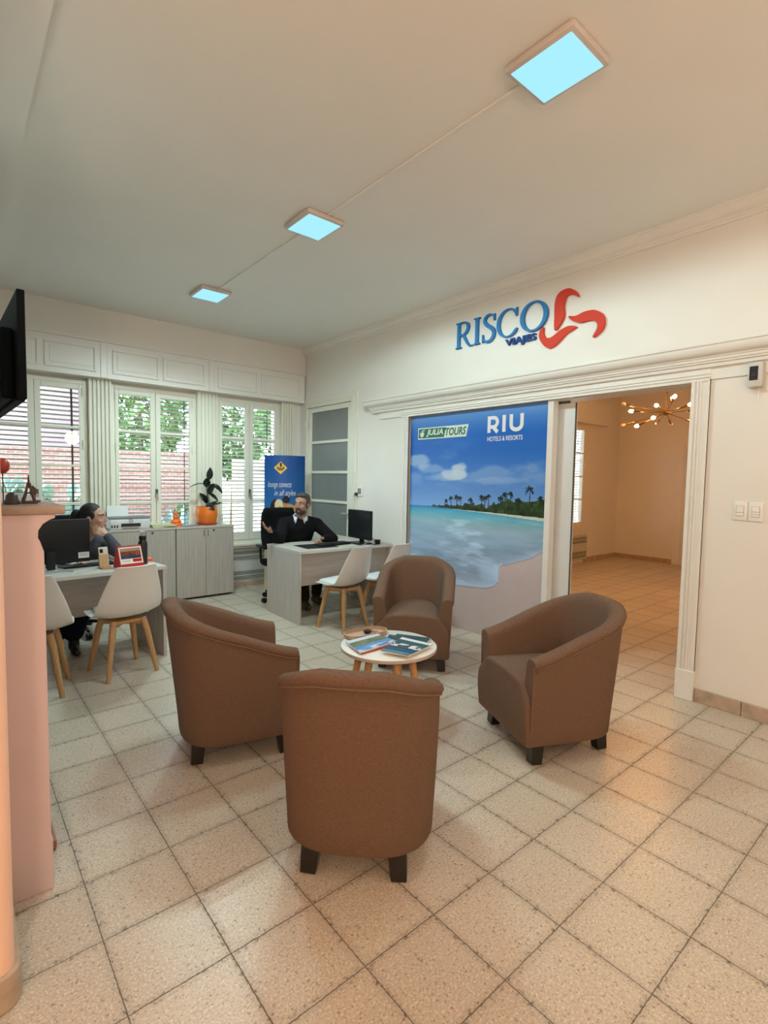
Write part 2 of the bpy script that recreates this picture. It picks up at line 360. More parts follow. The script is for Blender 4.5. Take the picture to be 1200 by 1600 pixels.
# plane on the mural wall: text x -> -Y , text y -> Z , text z -> -X
def wallT(x): return Matrix(((0, 0, -1, x), (-1, 0, 0, 0), (0, 1, 0, 0), (0, 0, 0, 1)))
def ribbon(mb, pts, w, f, closed=False):   # 2D stroke of varying width; f(a,b,k)->3D
    n = len(pts); ws = w if isinstance(w, list) else [w]*n
    if hasattr(f, 'shift'): f = f.shift()
    Lf, Rt = [], []
    for i in range(n):
        a = Vector(pts[max(i-1, 0)]); b = Vector(pts[min(i+1, n-1)])
        if closed: a = Vector(pts[i-1]); b = Vector(pts[(i+1) % n])
        t = (b-a).normalized(); nn = Vector((-t.y, t.x)); p = Vector(pts[i])
        Lf.append(p+nn*ws[i]/2); Rt.append(p-nn*ws[i]/2)
    rng = range(n if closed else n-1)
    for k in (0, 1):
        A = [mb.bm.verts.new(f(p.x, p.y, k)) for p in Lf]; B = [mb.bm.verts.new(f(p.x, p.y, k)) for p in Rt]
        for i in rng: j = (i+1) % n; mb.bm.faces.new((A[i], A[j], B[j], B[i]) if k else (A[i], B[i], B[j], A[j]))
        if k == 0: A0, B0 = A, B
    for i in rng:
        j = (i+1) % n; mb.bm.faces.new((A0[i], A0[j], A[j], A[i])); mb.bm.faces.new((B0[i], B[i], B[j], B0[j]))
    if not closed:
        mb.bm.faces.new((A0[0], A[0], B[0], B0[0])); mb.bm.faces.new((A0[-1], B0[-1], B[-1], A[-1]))
def bez(p0, p1, p2, p3, n=12):
    return [tuple((1-t)**3*np.array(p0)+3*(1-t)**2*t*np.array(p1)+3*(1-t)*t*t*np.array(p2)+t**3*np.array(p3)) for t in np.linspace(0, 1, n)]
def catmull(P, n=8, closed=False):
    P = [np.array(p, float) for p in P]; out = []; m = len(P)
    rng = range(m if closed else m-1)
    for i in rng:
        p0 = P[i-1] if (i > 0 or closed) else P[i]; p1 = P[i]; p2 = P[(i+1) % m]; p3 = P[(i+2) % m] if (closed or i+2 < m) else p2
        for t in np.linspace(0, 1, n, endpoint=False):
            out.append(tuple(.5*((2*p1)+(-p0+p2)*t+(2*p0-5*p1+4*p2-p3)*t*t+(-p0+3*p1-3*p2+p3)*t**3)))
    if not closed: out.append(tuple(P[-1]))
    return out
def picture(name, img, to3d, m, parent=None):   # img[h][w] linear rgb, per-face colours on a fine grid; to3d(u,v) with u,v in 0..1 (v up)
    h, w = img.shape[:2]; us = np.linspace(0, 1, w+1); vs = np.linspace(0, 1, h+1)
    co = np.array([to3d(u, v) for v in vs for u in us], dtype=np.float32)
    idx = (np.arange(h)[:, None]*(w+1)+np.arange(w)[None]).ravel()
    faces = np.stack([idx, idx+1, idx+w+2, idx+w+1], 1).astype(np.int32)
    me = bpy.data.meshes.new(name); me.vertices.add(len(co)); me.vertices.foreach_set('co', co.ravel())
    me.loops.add(faces.size); me.loops.foreach_set('vertex_index', faces.ravel()); me.polygons.add(len(faces))
    me.polygons.foreach_set('loop_start', np.arange(0, faces.size, 4, dtype=np.int32)); me.update(calc_edges=True)
    a = me.color_attributes.new('print', 'FLOAT_COLOR', 'CORNER')
    c = np.ones((len(faces), 4, 4), np.float32); c[:, :, :3] = img[::-1].reshape(-1, 1, 3); a.data.foreach_set('color', c.ravel())
    o = bpy.data.objects.new(name, me); COL.objects.link(o); me.materials.append(M[m])
    if parent: o.parent = parent
    return o
def vnoise(h, w, scale, seed, oct_=5, ax=1., ay=1.):
    rng = np.random.RandomState(seed); out = np.zeros((h, w)); amp = 1; tot = 0
    for o in range(oct_):
        gh = max(2, int(h/scale*ay*2**o)+2); gw = max(2, int(w/scale*ax*2**o)+2); g = rng.rand(gh, gw)
        y = np.linspace(0, gh-1.001, h); x = np.linspace(0, gw-1.001, w); yi = y.astype(int); xi = x.astype(int); fy = (y-yi)[:, None]; fx = (x-xi)[None]
        fy = fy*fy*(3-2*fy); fx = fx*fx*(3-2*fx)
        v = g[yi][:, xi]*(1-fy)*(1-fx)+g[yi+1][:, xi]*fy*(1-fx)+g[yi][:, xi+1]*(1-fy)*fx+g[yi+1][:, xi+1]*fy*fx
        out += amp*v; tot += amp; amp *= .5
    return out/tot
def lin(img): return np.where(img <= .04045, img/12.92, ((img+.055)/1.055)**2.4)

# ------------------------------------------------------------------ setting
XW = 2.375; YW = 6.03; ZC = 3.30
struct(MB().box(-4.2, -3.2, -.1, 9.1, 6.1, 0).build('floor', 'terrazzo_tile'))
c = MB(); c.box(-1.187, -3.2, ZC, XW+.2, 6.3, ZC+.15); struct(c.build('ceiling', 'ceiling_paint'))
c = MB(); c.box(-4.2, -3.2, ZC-.042, -1.19, 6.3, ZC+.15); struct(c.build('ceiling_soffit_trim', 'ceiling_paint')).name = 'trim_1'
c = MB(); c.box(XW+.2, -2.2, ZC, 9.1, 4.6, ZC+.15); struct(c.build('ceiling_next_room', 'ceiling_paint'))
# wall with the signs: openings for the paned door and the wide doorway
w = MB(); X0, X1 = XW, XW+.2
w.box(X0, -3.2, 0, X1, .80, ZC); w.box(X0, .80, 2.21, X1, 3.68, ZC); w.box(X0, 3.68, 0, X1, 4.70, ZC); w.box(X0, 4.70, 2.51, X1, 5.80, ZC); w.box(X0, 5.80, 0, X1, 6.28, ZC)
struct(w.build('wall_right', 'wall_paint'))
# window wall
WIN = [(-1.33, -.335), (-.105, .87), (1.13, 2.055)]
w = MB(); xs = [-4.2]+[x for p in WIN for x in p]+[XW]
for i in range(0, len(xs), 2): w.box(xs[i], YW, 0, xs[i+1], YW+.22, ZC)
for a, b in WIN: w.box(a, YW, 0, b, YW+.22, .585); w.box(a, YW, 2.53, b, YW+.22, ZC)
struct(w.build('wall_back', 'wall_paint'))
struct(MB().box(-4.2, 5.845, 2.955, XW, YW, ZC).build('wall_back_upper', 'wall_paint')).name = 'trim_2'
struct(MB().box(-4.4, -3.2, 0, -4.2, 6.2, ZC).build('wall_left', 'wall_paint'))
struct(MB().box(-4.4, -3.4, 0, XW+.2, -3.2, ZC).build('wall_front', 'wall_paint'))
# left stub wall with rounded end and bullnose base tile
def stub(x_end, y0, y1, r, z0, z1):
    pr = [(-4.2, y0)]+[(x_end-r+r*math.sin(a), y0+r-r*math.cos(a)) for a in np.linspace(0, PI/2, 8)]+[(x_end, y1), (-4.2, y1)]
    return MB().extr(pr, 'z', z0, z1)
struct(stub(-1.432, 1.128, 1.54, .045, .105, ZC-.03).build('wall_left_end', 'wall_salmon', smooth=True))
struct(stub(-1.416, 1.115, 1.54, .058, 0, .105).build('baseboard_left_end', 'stone_base', smooth=True, bevel=.006))
struct(MB().box(-1.60, 1.54, 0, -1.44, 2.95, ZC-.03).build('wall_left_chimney', 'wall_paint'))
# crown cornice and door head moulding along the sign wall
crown = [(XW, 3.195), (XW-.012, 3.195), (XW-.014, 3.212), (XW-.022, 3.216), (XW-.026, 3.228)]+[(XW-.026-.04*math.sin(a), 3.228+.045*(1-math.cos(a))) for a in np.linspace(.2, PI/2, 6)]+[(XW-.069, 3.279), (XW-.077, 3.283), (XW-.078, ZC), (XW, ZC)]
struct(MB().extr(crown, 'y', -3.2, 5.846).build('trim_3', 'trim_paint', smooth=True, angle=25))
head = [(XW, 2.280), (XW-.035, 2.280), (XW-.038, 2.302), (XW-.050, 2.305), (XW-.052, 2.316), (XW-.060, 2.318), (XW-.062, 2.334), (XW-.070, 2.336), (XW-.072, 2.346)]+[(XW-.072-.045*math.sin(a), 2.346+.055*(1-math.cos(a))) for a in np.linspace(.15, PI/2, 7)]+[(XW-.120, 2.404), (XW-.125, 2.408), (XW-.125, 2.436), (XW, 2.436)]
m = MB(); A, B = [], []
for x, z in head:   # mitred far end returns to the wall
    A.append(m.bm.verts.new((x, -1.2, z))); B.append(m.bm.verts.new((x, 4.24+(XW-x)*1.0, z)))
n = len(head)
for k in range(n): m.bm.faces.new((A[k], A[(k+1) % n], B[(k+1) % n], B[k]))
m.bm.faces.new(A[::-1]); m.bm.faces.new(B)
struct(m.build('trim_4', 'trim_paint', smooth=True, angle=25))
struct(MB().box(XW-.012, -1.2, 2.20, XW, 4.17, 2.281).build('trim_5', 'trim_paint', bevel=.003))
# casing of the wide opening: moulded, with plinth blocks
def casing(y0, y1, z0, z1, name, side):
    m = MB(); d = (y1-y0)
    if side == 'v':
        for a, b, t in ((0, 1, .018), (.0, .22, .030), (.30, .42, .027), (.48, .60, .027), (.80, 1, .024)): m.box(XW-t, y0+a*d, z0, XW, y0+b*d, z1)
    struct(m.build(name, 'trim_paint', bevel=.003))
casing(.815, .705, .20, 2.21, 'trim_6', 'v')
struct(MB().box(XW-.034, .700, 0, XW+.06, .82, .21).build('trim_7', 'trim_paint', bevel=.005))
casing(3.655, 3.775, 0, 2.21, 'trim_8', 'v')
m = MB()
for a, b, t in ((2.19, 2.285, .016), (2.19, 2.205, .028), (2.215, 2.225, .026), (2.235, 2.245, .024)): m.box(XW-t, .705, a, XW, 3.775, b)
struct(m.build('trim_9', 'trim_paint', bevel=.003))
struct(MB().box(XW, .80, 0, XW+.2, .822, 2.19).box(XW, .80, 2.185, XW+.2, 1.94, 2.212).build('trim_10', 'trim_paint'))
struct(MB().box(XW-.006, 1.875, 0, XW+.07, 1.930, 2.19).build('trim_11', 'trim_paint', bevel=.004))
# baseboard of the sign wall in separate stone lengths
ys = [.698, .42, .12, -.18, -.48, -.78]
m = MB()
for a, b in zip(ys, ys[1:]): m.box(XW-.016, b+.003, 0, XW, a-.003, .095, bev=.003)
struct(m.build('baseboard_right', 'stone_base'))
# window wall trims: fluted pilasters, sill, shutter-box valance
for k, (a, b) in enumerate(((-.335, -.105), (.87, 1.13), (2.055, 2.235))):
    m = MB(); m.box(a, 5.955, .60, b, YW, 2.56); wd = b-a
    for t in np.linspace(.06, .94, 6 if k < 2 else 5): m.box(a+t*wd-.013, 5.935, .60, a+t*wd+.013, 5.956, 2.56, bev=.005)
    struct(m.build('trim_%d' % (12+k), 'frame_paint'))
struct(MB().box(2.235, 5.985, 0, XW, YW, 2.56).build('trim_15', 'trim_paint'))
m = MB(); m.box(-1.6, 5.84, 2.555, XW-.015, YW, 2.945); m.box(-1.6, 5.815, 2.940, XW-.005, YW, 2.958, bev=.004)
struct(m.build('trim_16', 'trim_paint', bevel=.003))
for k, (xa, xb) in enumerate(((-.755, -.275), (-.115, .380), (.425, .925), (1.090, 1.632), (1.682, 2.270), (-1.28, -.80))):
    m = MB(); za, zb = 2.612, 2.880; o_ = .022
    for A in ((xa, za, xb, za+o_), (xa, zb-o_, xb, zb), (xa, za+o_, xa+o_, zb-o_), (xb-o_, za+o_, xb, zb-o_)): m.box(A[0], 5.826, A[1], A[2], 5.842, A[3], bev=.005)
    m.box(xa+.05, 5.835, za+.05, xb-.05, 5.842, zb-.05, bev=.003)
    struct(m.build('trim_%d' % (17+k), 'trim_paint'))
m = MB()
for x in (-.197, 1.012): m.box(x-.03, 5.832, 2.56, x+.03, 5.842, 2.94); m.box(x-.034, 5.828, 2.56, x-.028, 5.842, 2.94); m.box(x+.028, 5.828, 2.56, x+.034, 5.842, 2.94)
struct(m.build('trim_23', 'trim_paint'))
m = MB()
for a, b in WIN: m.box(a-.02, 5.93, .565, b+.02, YW+.02, .60, bev=.006); m.box(a-.01, 5.955, .535, b+.01, YW, .566, bev=.004)
struct(m.build('trim_24', 'frame_paint'))
struct(MB().box(1.20, 5.985, 0, 2.24, YW, .065).build('baseboard_back', 'stone_base'))

# windows: casement frames, panes, handles, roller shutters
def window(k, a, b, y, z0=.60, z1=2.53, rows=4, cord=True, slat_mat='slat', out=.125):
    r = bpy.data.objects.new('window_%d' % k, None); COL.objects.link(r); r.location = (a, y, z0); struct(r)
    wd, h = b-a, z1-z0; m = MB(); o = .045
    m.box(0, -.035, 0, o, .05, h); m.box(wd-o, -.035, 0, wd, .05, h); m.box(o, -.034, h-.05, wd-o, .049, h-.001); m.box(o, -.034, .001, wd-o, .049, .045)
    m.build('outer_frame', 'frame_paint', r, bevel=.004)
    mid = wd/2; zb, zt = .15, h-.105
    for s in (0, 1):
        x0, x1 = (o, mid-.002) if s == 0 else (mid+.002, wd-o)
        g0, g1 = x0+(.038 if s == 0 else .055), x1-(.055 if s == 0 else .038)
        m = MB(); m.box(x0, -.045, .045, g0, .0, h-.05); m.box(g1, -.045, .045, x1, .0, h-.05); m.box(g0, -.045, .045, g1, .0, zb); m.box(g0, -.045, zt, g1, .0, h-.05)
        for q in range(1, rows): zz = zb+(zt-zb)*q/rows; m.box(g0, -.038, zz-.013, g1, -.004, zz+.013)
        lf = m.build('casement', 'frame_paint', r, bevel=.004)
        for q in range(rows): zz = zb+(zt-zb)*q/rows; MB().box(g0-.003, -.022, zz, g1+.003, -.018, zz+(zt-zb)/rows).build('pane', 'pane_glass', lf)
        for zz in (.42, 1.18, 1.75): MB().tube([(x0+.004 if s == 0 else x1-.004, -.052, zz), (x0+.004 if s == 0 else x1-.004, -.052, zz+.09)], .010, 8).build('hinge', 'frame_paint', lf)
    h_ = MB(); h_.box(mid-.012, -.055, .62, mid+.020, -.045, .73, bev=.003); h_.box(mid-.002, -.075, .665, mid+.010, -.055, .685); h_.build('handle', 'grille_dark', r)
    MB().box(mid-.008, -.079, .60, mid+.014, -.067, .68, bev=.004).build('latch_lever', 'chrome', r)
    m = MB(); q = .03
    T = lambda zz: Matrix.Translation((0, out, zz)) @ Matrix.Rotation(math.radians(-7), 4, 'X')
    while q < h-.02:
        m.box(.01, -.020, -.006, wd-.01, .020, .006, T=T(q)); q += .0505
    sh = m.build('roller_shutter', slat_mat, r)
    m = MB()
    for x in (.055 if k != 1 else wd-.14, wd-.10 if k == 2 else wd-.13): m.tube([(x, out-.028, .02), (x, out-.028, h-.03)], .0055, 6)
    m.build('shutter_cord', 'shutter_cord', r)
    return r
for k, (a, b) in enumerate(WIN): window(k+1, a, b, YW+.01)
# radiator grille panels under the windows
def radiator(label, x0, x1, y, cover_depth=.05):
    r = thing('radiator_cover', label, 'radiator', ((x0+x1)/2, y, 0)); hw = (x1-x0)/2
    m = MB(); m.box(-hw, -.03, .065, hw, 0, .53, bev=.004); m.build('panel', 'radiator_paint', r)
    for zb, nm in ((.372, 'upper_grille'), (.098, 'lower_grille')):
        MB().box(-hw+.02, -.034, zb, hw-.02, -.029, zb+.118).build(nm, 'grille_dark', r)
        m = MB()
        for q in range(10): m.box(-hw+.02, -.038, zb+q*.0125, hw-.02, -.032, zb+q*.0125+.0048)
        m.box(-hw+.02, -.039, zb+.054, hw-.02, -.031, zb+.064)
        m.build('louvre', 'radiator_paint', r)
    return r
radiator('off-white radiator cover with two grille bands between grey cabinet and desk', 1.13, 2.235, YW-.001)

# door with frosted panes at the far end of the sign wall
d = bpy.data.objects.new('door_1', None); COL.objects.link(d); d.location = (XW, 4.70, 0); struct(d)
m = MB(); m.box(-.02, -.03, 0, .07, .03, 2.53); m.box(-.02, 1.07, 0, .07, 1.13, 2.53); m.box(-.019, .03, 2.475, .069, 1.07, 2.529); m.box(-.012, -.092, 0, .0, -.03, 2.53); m.box(-.011, -.092, 2.53, 0, 1.14, 2.60); m.box(-.020, -.105, 0, 0, -.092, 2.60)
m.build('door_frame', 'frame_paint', d, bevel=.004)
m = MB(); PZ = [.747, 1.185, 1.580, 1.990, 2.405]
m.box(.0, .032, .01, .045, .115, 2.472); m.box(.0, .985, .01, .045, 1.068, 2.472); m.box(.0, .115, 2.405, .045, .985, 2.472); m.box(.0, .115, .01, .045, .985, .747)
for z in PZ[1:-1]: m.box(.004, .115, z-.018, .041, .985, z+.018)
lf = m.build('door_leaf', 'frame_paint', d, bevel=.003)
for z0, z1 in zip(PZ, PZ[1:]): MB().box(.02, .110, z0, .026, .99, z1).build('frosted_pane', 'frosted', lf)
m = MB(); m.tube([(-.012, .075, 1.05), (-.04, .075, 1.05), (-.045, .085, 1.05), (-.045, .17, 1.05)], .007, 8); m.box(-.008, .058, .98, .0, .092, 1.10, bev=.003); m.build('handle', 'silver_plastic', lf)
for z in (.4, 1.3, 2.2): MB().tube([(-.012, 1.072, z), (-.012, 1.072, z+.1)], .009, 8).build('hinge', 'chrome', lf)
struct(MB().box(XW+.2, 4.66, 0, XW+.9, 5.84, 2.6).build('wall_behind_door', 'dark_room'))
# white sliding panel standing in the opening
d2 = bpy.data.objects.new('door_2', None); COL.objects.link(d2); d2.location = (XW+.10, 1.705, 0); struct(d2)
MB().box(0, .03, .01, .04, .34, 2.165).build('sliding_panel', 'door_panel_white', d2, bevel=.003)
MB().box(-.002, .024, .01, .012, .030, 2.165).build('edge_strip', 'grille_dark', d2)
MB().box(.005, .10, 2.163, .035, .19, 2.184).build('roller', 'grille_dark', d2)

# ---------------------------------------------------- next room
struct(MB().box(XW+.2, 4.40, 0, 6.68, 4.52, ZC).box(7.50, 4.40, 0, 9.1, 4.52, ZC).box(6.68, 4.40, 0, 7.50, 4.52, .62).box(6.68, 4.40, 2.56, 7.50, 4.52, ZC).build('wall_next_room_back', 'wall_paint'))
struct(MB().box(8.86, -2.2, 0, 9.06, 4.60, ZC).build('wall_next_room_right', 'wall_paint'))
struct(MB().box(XW+.2, -2.4, 0, 9.06, -2.2, ZC).build('wall_next_room_front', 'wall_paint'))
struct(MB().box(6.4, 4.27, 2.58, 8.20, 4.40, 2.99).build('trim_25', 'trim_paint', bevel=.004))
struct(MB().box(7.62, 4.385, 0, 8.86, 4.40, .085).build('baseboard_next_room_back', 'stone_base'))
struct(MB().box(8.845, 3.30, 0, 8.86, 4.40, .085).build('baseboard_next_room_right', 'stone_base'))
struct(MB().box(8.835, 2.2, 0, 8.86, 2.32, 2.25).box(8.835, 3.17, 0, 8.86, 3.30, 2.25).box(8.83, 2.15, 2.25, 8.86, 3.34, 2.36).build('trim_26', 'trim_paint', bevel=.004))
d3 = struct(MB().box(8.845, 2.32, 0, 8.86, 3.17, 2.25).build('door_3', 'door_panel_white'))
window(4, 6.68, 7.50, 4.41, .62, 2.56, cord=False, out=.072)
radiator('off-white radiator cover under the shuttered window of the next room', 6.75, 7.68, 4.399)

# ---------------------------------------------------- ceiling lights and their conduit
def ceiling_light(x, y, label, watts, cone):
    t = thing('ceiling_light', label, 'ceiling light', (x, y, ZC))
    m = MB(); m.box(-.150, -.165, -.034, .150, .165, 0, bev=.012); m.build('housing', 'light_housing', t, smooth=True)
    m = MB(); m.box(-.128, -.143, -.0385, .128, .143, -.0335, bev=.002); m.build('diffuser', 'panel_light', t)
    for a in (-.09, .09):
        for b in (-.10, .10):
            l = bpy.data.lights.new('fixture_light', 'SPOT'); l.energy = watts/4; l.color = PANEL_COL; l.shadow_soft_size = 0; l.spot_size = math.radians(cone); l.spot_blend = .22 if cone > 160 else .75
            o = bpy.data.objects.new('fixture_light', l); COL.objects.link(o); o.parent = t; o.location = (a, b, -.042)
    return t
LY = [.760, 2.655, 4.520]
ceiling_light(.505, LY[0], 'lit square ceiling light nearest the camera, largest of the three in the row', PANEL_W[0], PANEL_CONE[0])
ceiling_light(.485, LY[1], 'lit square ceiling light in the middle of the row, conduit on both sides', PANEL_W[1], PANEL_CONE[1])
ceiling_light(.475, LY[2], 'lit square ceiling light closest to the shuttered windows', PANEL_W[2], PANEL_CONE[2])
for a, b, lab in ((0, 1, 'thin white conduit on ceiling from the nearest to the middle light'), (1, 2, 'thin white conduit on ceiling from the middle to the farthest light')):
    tag(MB().box(.488, LY[a]+.165, ZC-.012, .502, LY[b]-.165, ZC, bev=.003).build('conduit', 'plaster_white'), lab, 'conduit')
# rods and caps for the two unseen fill globes added behind the viewpoint (lights set at the top)
def pendant(loc, r, zc, label):
    t = thing('added_fill_pendant', label, 'pendant lamp', loc); MB().tube([(0, 0, r+.01), (0, 0, zc-loc[2])], .008, 8).build('rod', 'brass', t); MB().lathe([(.05, r+.06), (.055, r+.01), (0, r+.01)], n=20).build('lamp_holder', 'brass', t)
pendant((.75, -1.7, 2.35), .16, ZC, 'unseen fill globe on a rod, added at the near end of the room')
pendant((-2.2, -1.6, 2.35), .14, ZC-.03, 'unseen fill globe on a rod, added in the entrance hall')

# ---------------------------------------------------- wall sign RISCO VIAJES
sign = thing('wall_sign', 'raised blue RISCO VIAJES lettering with red three-blade emblem on white wall', 'sign', (XW, 2.985, 2.80))
class SF:      # letter plane on the wall; each stroke gets its own hair-thin extra height so that overlapping strokes never share a face
    n = 0
    def __init__(s, d0, d1): s.d = (d0, d1)
    def shift(s): SF.n = (SF.n+1) % 9; return SF(s.d[0], s.d[1]+.00022*SF.n)
    def __call__(s, a, b, k): return (-s.d[k], -a, b)
def serif_word():
    m = MB(); f = SF(.002, .024); H = .250
    def stem(x, w=.034, sl=0.0):
        m.prism([(x, .0), (x+w, 0), (x+w, H), (x, H)], f)
        for z0, z1 in ((0, .012), (H-.012, H)): m.prism([(x-.018, z0), (x+w+.018, z0), (x+w+.018, z1), (x-.018, z1)], f)
    # R
    stem(.018)
    ribbon(m, bez((.045, H-.007), (.13, H+.004), (.165, H-.03), (.150, H-.075), 10)+bez((.150, H-.075), (.135, .125), (.09, .122), (.045, .124), 8)[1:], [.014]*4+[.022, .028, .032, .034, .034, .032, .030, .028, .022, .016, .013, .012, .011], f)
    m.prism([(.075, .128), (.108, .128), (.160, .040), (.185, .012), (.215, .008), (.215, 0), (.170, 0), (.140, .028)], f)
    # I
    stem(.248)
    # S
    S = catmull([(.470, .205), (.452, .236), (.408, .247), (.366, .228), (.358, .190), (.388, .154), (.430, .125), (.462, .092), (.462, .046), (.430, .010), (.385, .004), (.350, .022), (.338, .055)], 5)
    n_ = len(S); ribbon(m, S, [.012+.024*math.sin(PI*min(1, max(0, (i/n_-.08)/.84))) for i in range(n_)], f)
    m.prism([(.462, .185), (.476, .185), (.476, .245), (.466, .245), (.458, .225)], f); m.prism([(.332, .075), (.345, .075), (.350, .02), (.342, .0), (.332, .0)], f)
    # C
    def ell(cx, cz, rx, rz, a0, a1, n, thick, thin):
        P = [(cx+rx*math.cos(a), cz+rz*math.sin(a)) for a in np.linspace(a0, a1, n)]
        return P, [thin+(thick-thin)*abs(math.cos(a))**1.5 for a in np.linspace(a0, a1, n)]
    P, wv = ell(.625, .125, .108, .121, math.radians(38), math.radians(322), 34, .036, .012); ribbon(m, P, wv, f)
    m.prism([(.706, .170), (.718, .170), (.722, .244), (.712, .244), (.700, .222)], f)
    m.prism([(.700, .045), (.716, .068), (.726, .062), (.716, .035)], f)
    # O
    P, wv = ell(.892, .125, .118, .121, 0, 2*PI*(1-1/44), 44, .040, .013); ribbon(m, P, wv, f, closed=True)
    return m
serif_word().build('lettering', 'sign_blue', sign)
me = fit(text_mesh('VIAJES', .1, .009, .0, .0038), .597, .922, -.095, -.018)
vj = mesh_obj('small_lettering', me, 'sign_navy', sign, Matrix(((0, 0, -1, -.011), (-1, 0, 0, 0), (0, 1, 0, 0), (0, 0, 0, 1))))
vm_ = MB(); fs = SF(.002, .020)
for x in (.600, .660, .690, .722, .790, .840):
    pass
# red emblem: three curved blades (Y along wall, z)
def blade(pts, nm='emblem_blade'):
    P = catmull([(2.985-y, z-2.80) for y, z in pts], 6, closed=True); m = MB(); m.prism(P, SF(.002, .022)); m.build(nm, 'sign_red', sign)
blade([(1.884, 2.762), (1.891, 2.882), (1.890, 2.995), (1.854, 3.060), (1.772, 3.074), (1.708, 3.036), (1.678, 2.983), (1.741, 3.017), (1.786, 3.012), (1.808, 2.949), (1.802, 2.862), (1.836, 2.798)])
blade([(1.762, 2.848), (1.696, 2.838), (1.620, 2.854), (1.535, 2.846), (1.471, 2.797), (1.453, 2.738), (1.475, 2.675), (1.546, 2.639), (1.514, 2.700), (1.518, 2.746), (1.567, 2.775), (1.656, 2.776), (1.722, 2.804)])
blade([(1.993, 2.811), (2.027, 2.785), (2.029, 2.726), (1.984, 2.657), (1.922, 2.622), (1.850, 2.651), (1.775, 2.711), (1.688, 2.749), (1.758, 2.771), (1.834, 2.752), (1.912, 2.712), (1.962, 2.717), (1.989, 2.754)])

# ---------------------------------------------------- beach mural with its printed logos
def mural_image(h=560, w=440):
    WM, HM = 1.723, 2.19
    u = (np.arange(w)+.5)/w*WM; z = (1-(np.arange(h)+.5)/h)*HM; U, Z = np.meshgrid(u, z)
    def stops(x, P):
        xs = [p[0] for p in P]; return np.stack([np.interp(x, xs, [p[1][i]/255 for p in P]) for i in range(3)], -1)
    img = stops(Z, [(1.22, (128, 170, 228)), (1.40, (96, 144, 214)), (1.58, (72, 128, 208)), (1.78, (42, 108, 196)), (1.95, (34, 104, 196)), (2.08, (72, 128, 208)), (2.19, (112, 160, 222))])
    n1 = vnoise(h, w, 150, 3, 5, 1, 2.6); n2 = vnoise(h, w, 60, 5, 5, 1, 1.6)
    def over(a, c): nonlocal img; a = np.clip(a, 0, 1)[..., None]; img = img*(1-a)+np.array(c)/255*a
    over(np.clip((n1-.46)*3.2, 0, .45)*np.exp(-((Z-1.62)/.20)**2), (168, 190, 226))
    def puff(cu, cz, ru, rz, st): over(np.clip(1.35-((U-cu)/ru)**2-((Z-cz)/rz)**2+(n2-.5)*3.4, 0, 1)*st, (196, 210, 228))
    puff(.14, 1.68, .16, .075, .62); puff(.30, 1.62, .18, .05, .4); puff(.66, 1.56, .18, .045, .8); puff(.74, 1.61, .10, .075, .9); puff(.48, 1.53, .20, .04, .5); puff(1.25, 1.50, .4, .03, .25)
    sea = Z < 1.222+.0*U
    seac = stops(Z, [(.40, (158, 174, 200)), (.70, (148, 170, 198)), (.95, (146, 176, 204)), (1.06, (150, 182, 200)), (1.14, (112, 180, 202)), (1.19, (74, 164, 202)), (1.222, (40, 120, 186))])
    wv = vnoise(h, w, 46, 11, 5, .5, 3.2); rip = np.clip((vnoise(h, w, 30, 12, 4, .55, 3.4)-.52)*5, 0, 1)*np.clip((vnoise(h, w, 90, 13, 3)-.30)*2.2, 0, 1); seac = seac+((wv-.5)*np.interp(Z, [.5, 1.2], [.26, .10])+rip*np.interp(Z, [.45, 1.05, 1.2], [.20, .15, .03]))[..., None]
    img[sea] = np.clip(seac, 0, 1)[sea]
    # wet sand and foam lobe
    shore = np.interp(U[0], [0, .30, .60, .78, 1.02, 1.20, 1.28, 1.285, 1.24, 1.26], [.40, .405, .425, .445, .455, .500, .570, .62, .66, .70])
    sh = np.where(U < 1.245, np.interp(U, [0, .4, .8, 1.0, 1.12, 1.20, 1.245], [.40, .41, .445, .455, .475, .51, .56]), np.interp(U, [1.245, 1.26, 1.29, 1.36, 1.48, 1.60, 1.723], [.66, .705, .722, .74, .785, .83, .905]))
    sh = sh+(vnoise(h, w, 40, 21, 3)-.5)*.012
    sand = Z < sh
    sc_ = stops(Z, [(0, (192, 176, 176)), (.3, (198, 182, 182)), (.6, (196, 180, 182)), (.9, (206, 192, 190))])+((vnoise(h, w, 30, 31, 4)-.5)*.03)[..., None]
    img[sand] = np.clip(sc_, 0, 1)[sand]
    fo = np.exp(-np.clip((Z-sh)/.035, 0, 9)**2)*(~sand); over(fo*np.where((U > .55) & (U < 1.28), .95, .45), (188, 214, 246))
    lobe = np.clip(1.25-((U-1.14)/.15)**2-((Z-.62)/.12)**2, 0, 1)*(~sand)*(.55+.9*(n2-.35)); over(lobe*1.15, (184, 212, 246))
    over(np.clip((Z-sh-.1)*0, 0, 0), (0, 0, 0))
    tip = np.clip(1.2-((U-1.225)/.060)**2-((Z-.64)/.095)**2, 0, 1)*(vnoise(h, w, 20, 77, 3)+.35); over(tip*(~sand), (190, 218, 250))
    dk = np.exp(-((Z-sh+.008)/.006)**2); over(dk*.35, (96, 100, 120))
    # far tree line, beach strip and palms
    rng = np.random.RandomState(5)
    top = np.interp(U, [.20, .35, .55, .8, 1.05, 1.06, 1.15, 1.35, 1.723], [1.224, 1.232, 1.250, 1.262, 1.275, 1.235, 1.285, 1.320, 1.345])-.012+np.clip(vnoise(h, w, 13, 41, 3, 1, .02)-.42, 0, 1)*.20*np.interp(U, [.2, .5, 1.7], [.15, .55, .8])
    base = np.interp(U, [.2, .8, 1.1, 1.723], [1.222, 1.205, 1.200, 1.185])
    tree = (Z < top) & (Z > base) & (U > .2); tcol = np.stack([.10+.16*n2, .16+.20*n2, .10+.08*n2], -1)*np.interp(vnoise(h, w, 9, 55, 2), [0, 1], [.4, 1.5])[..., None]
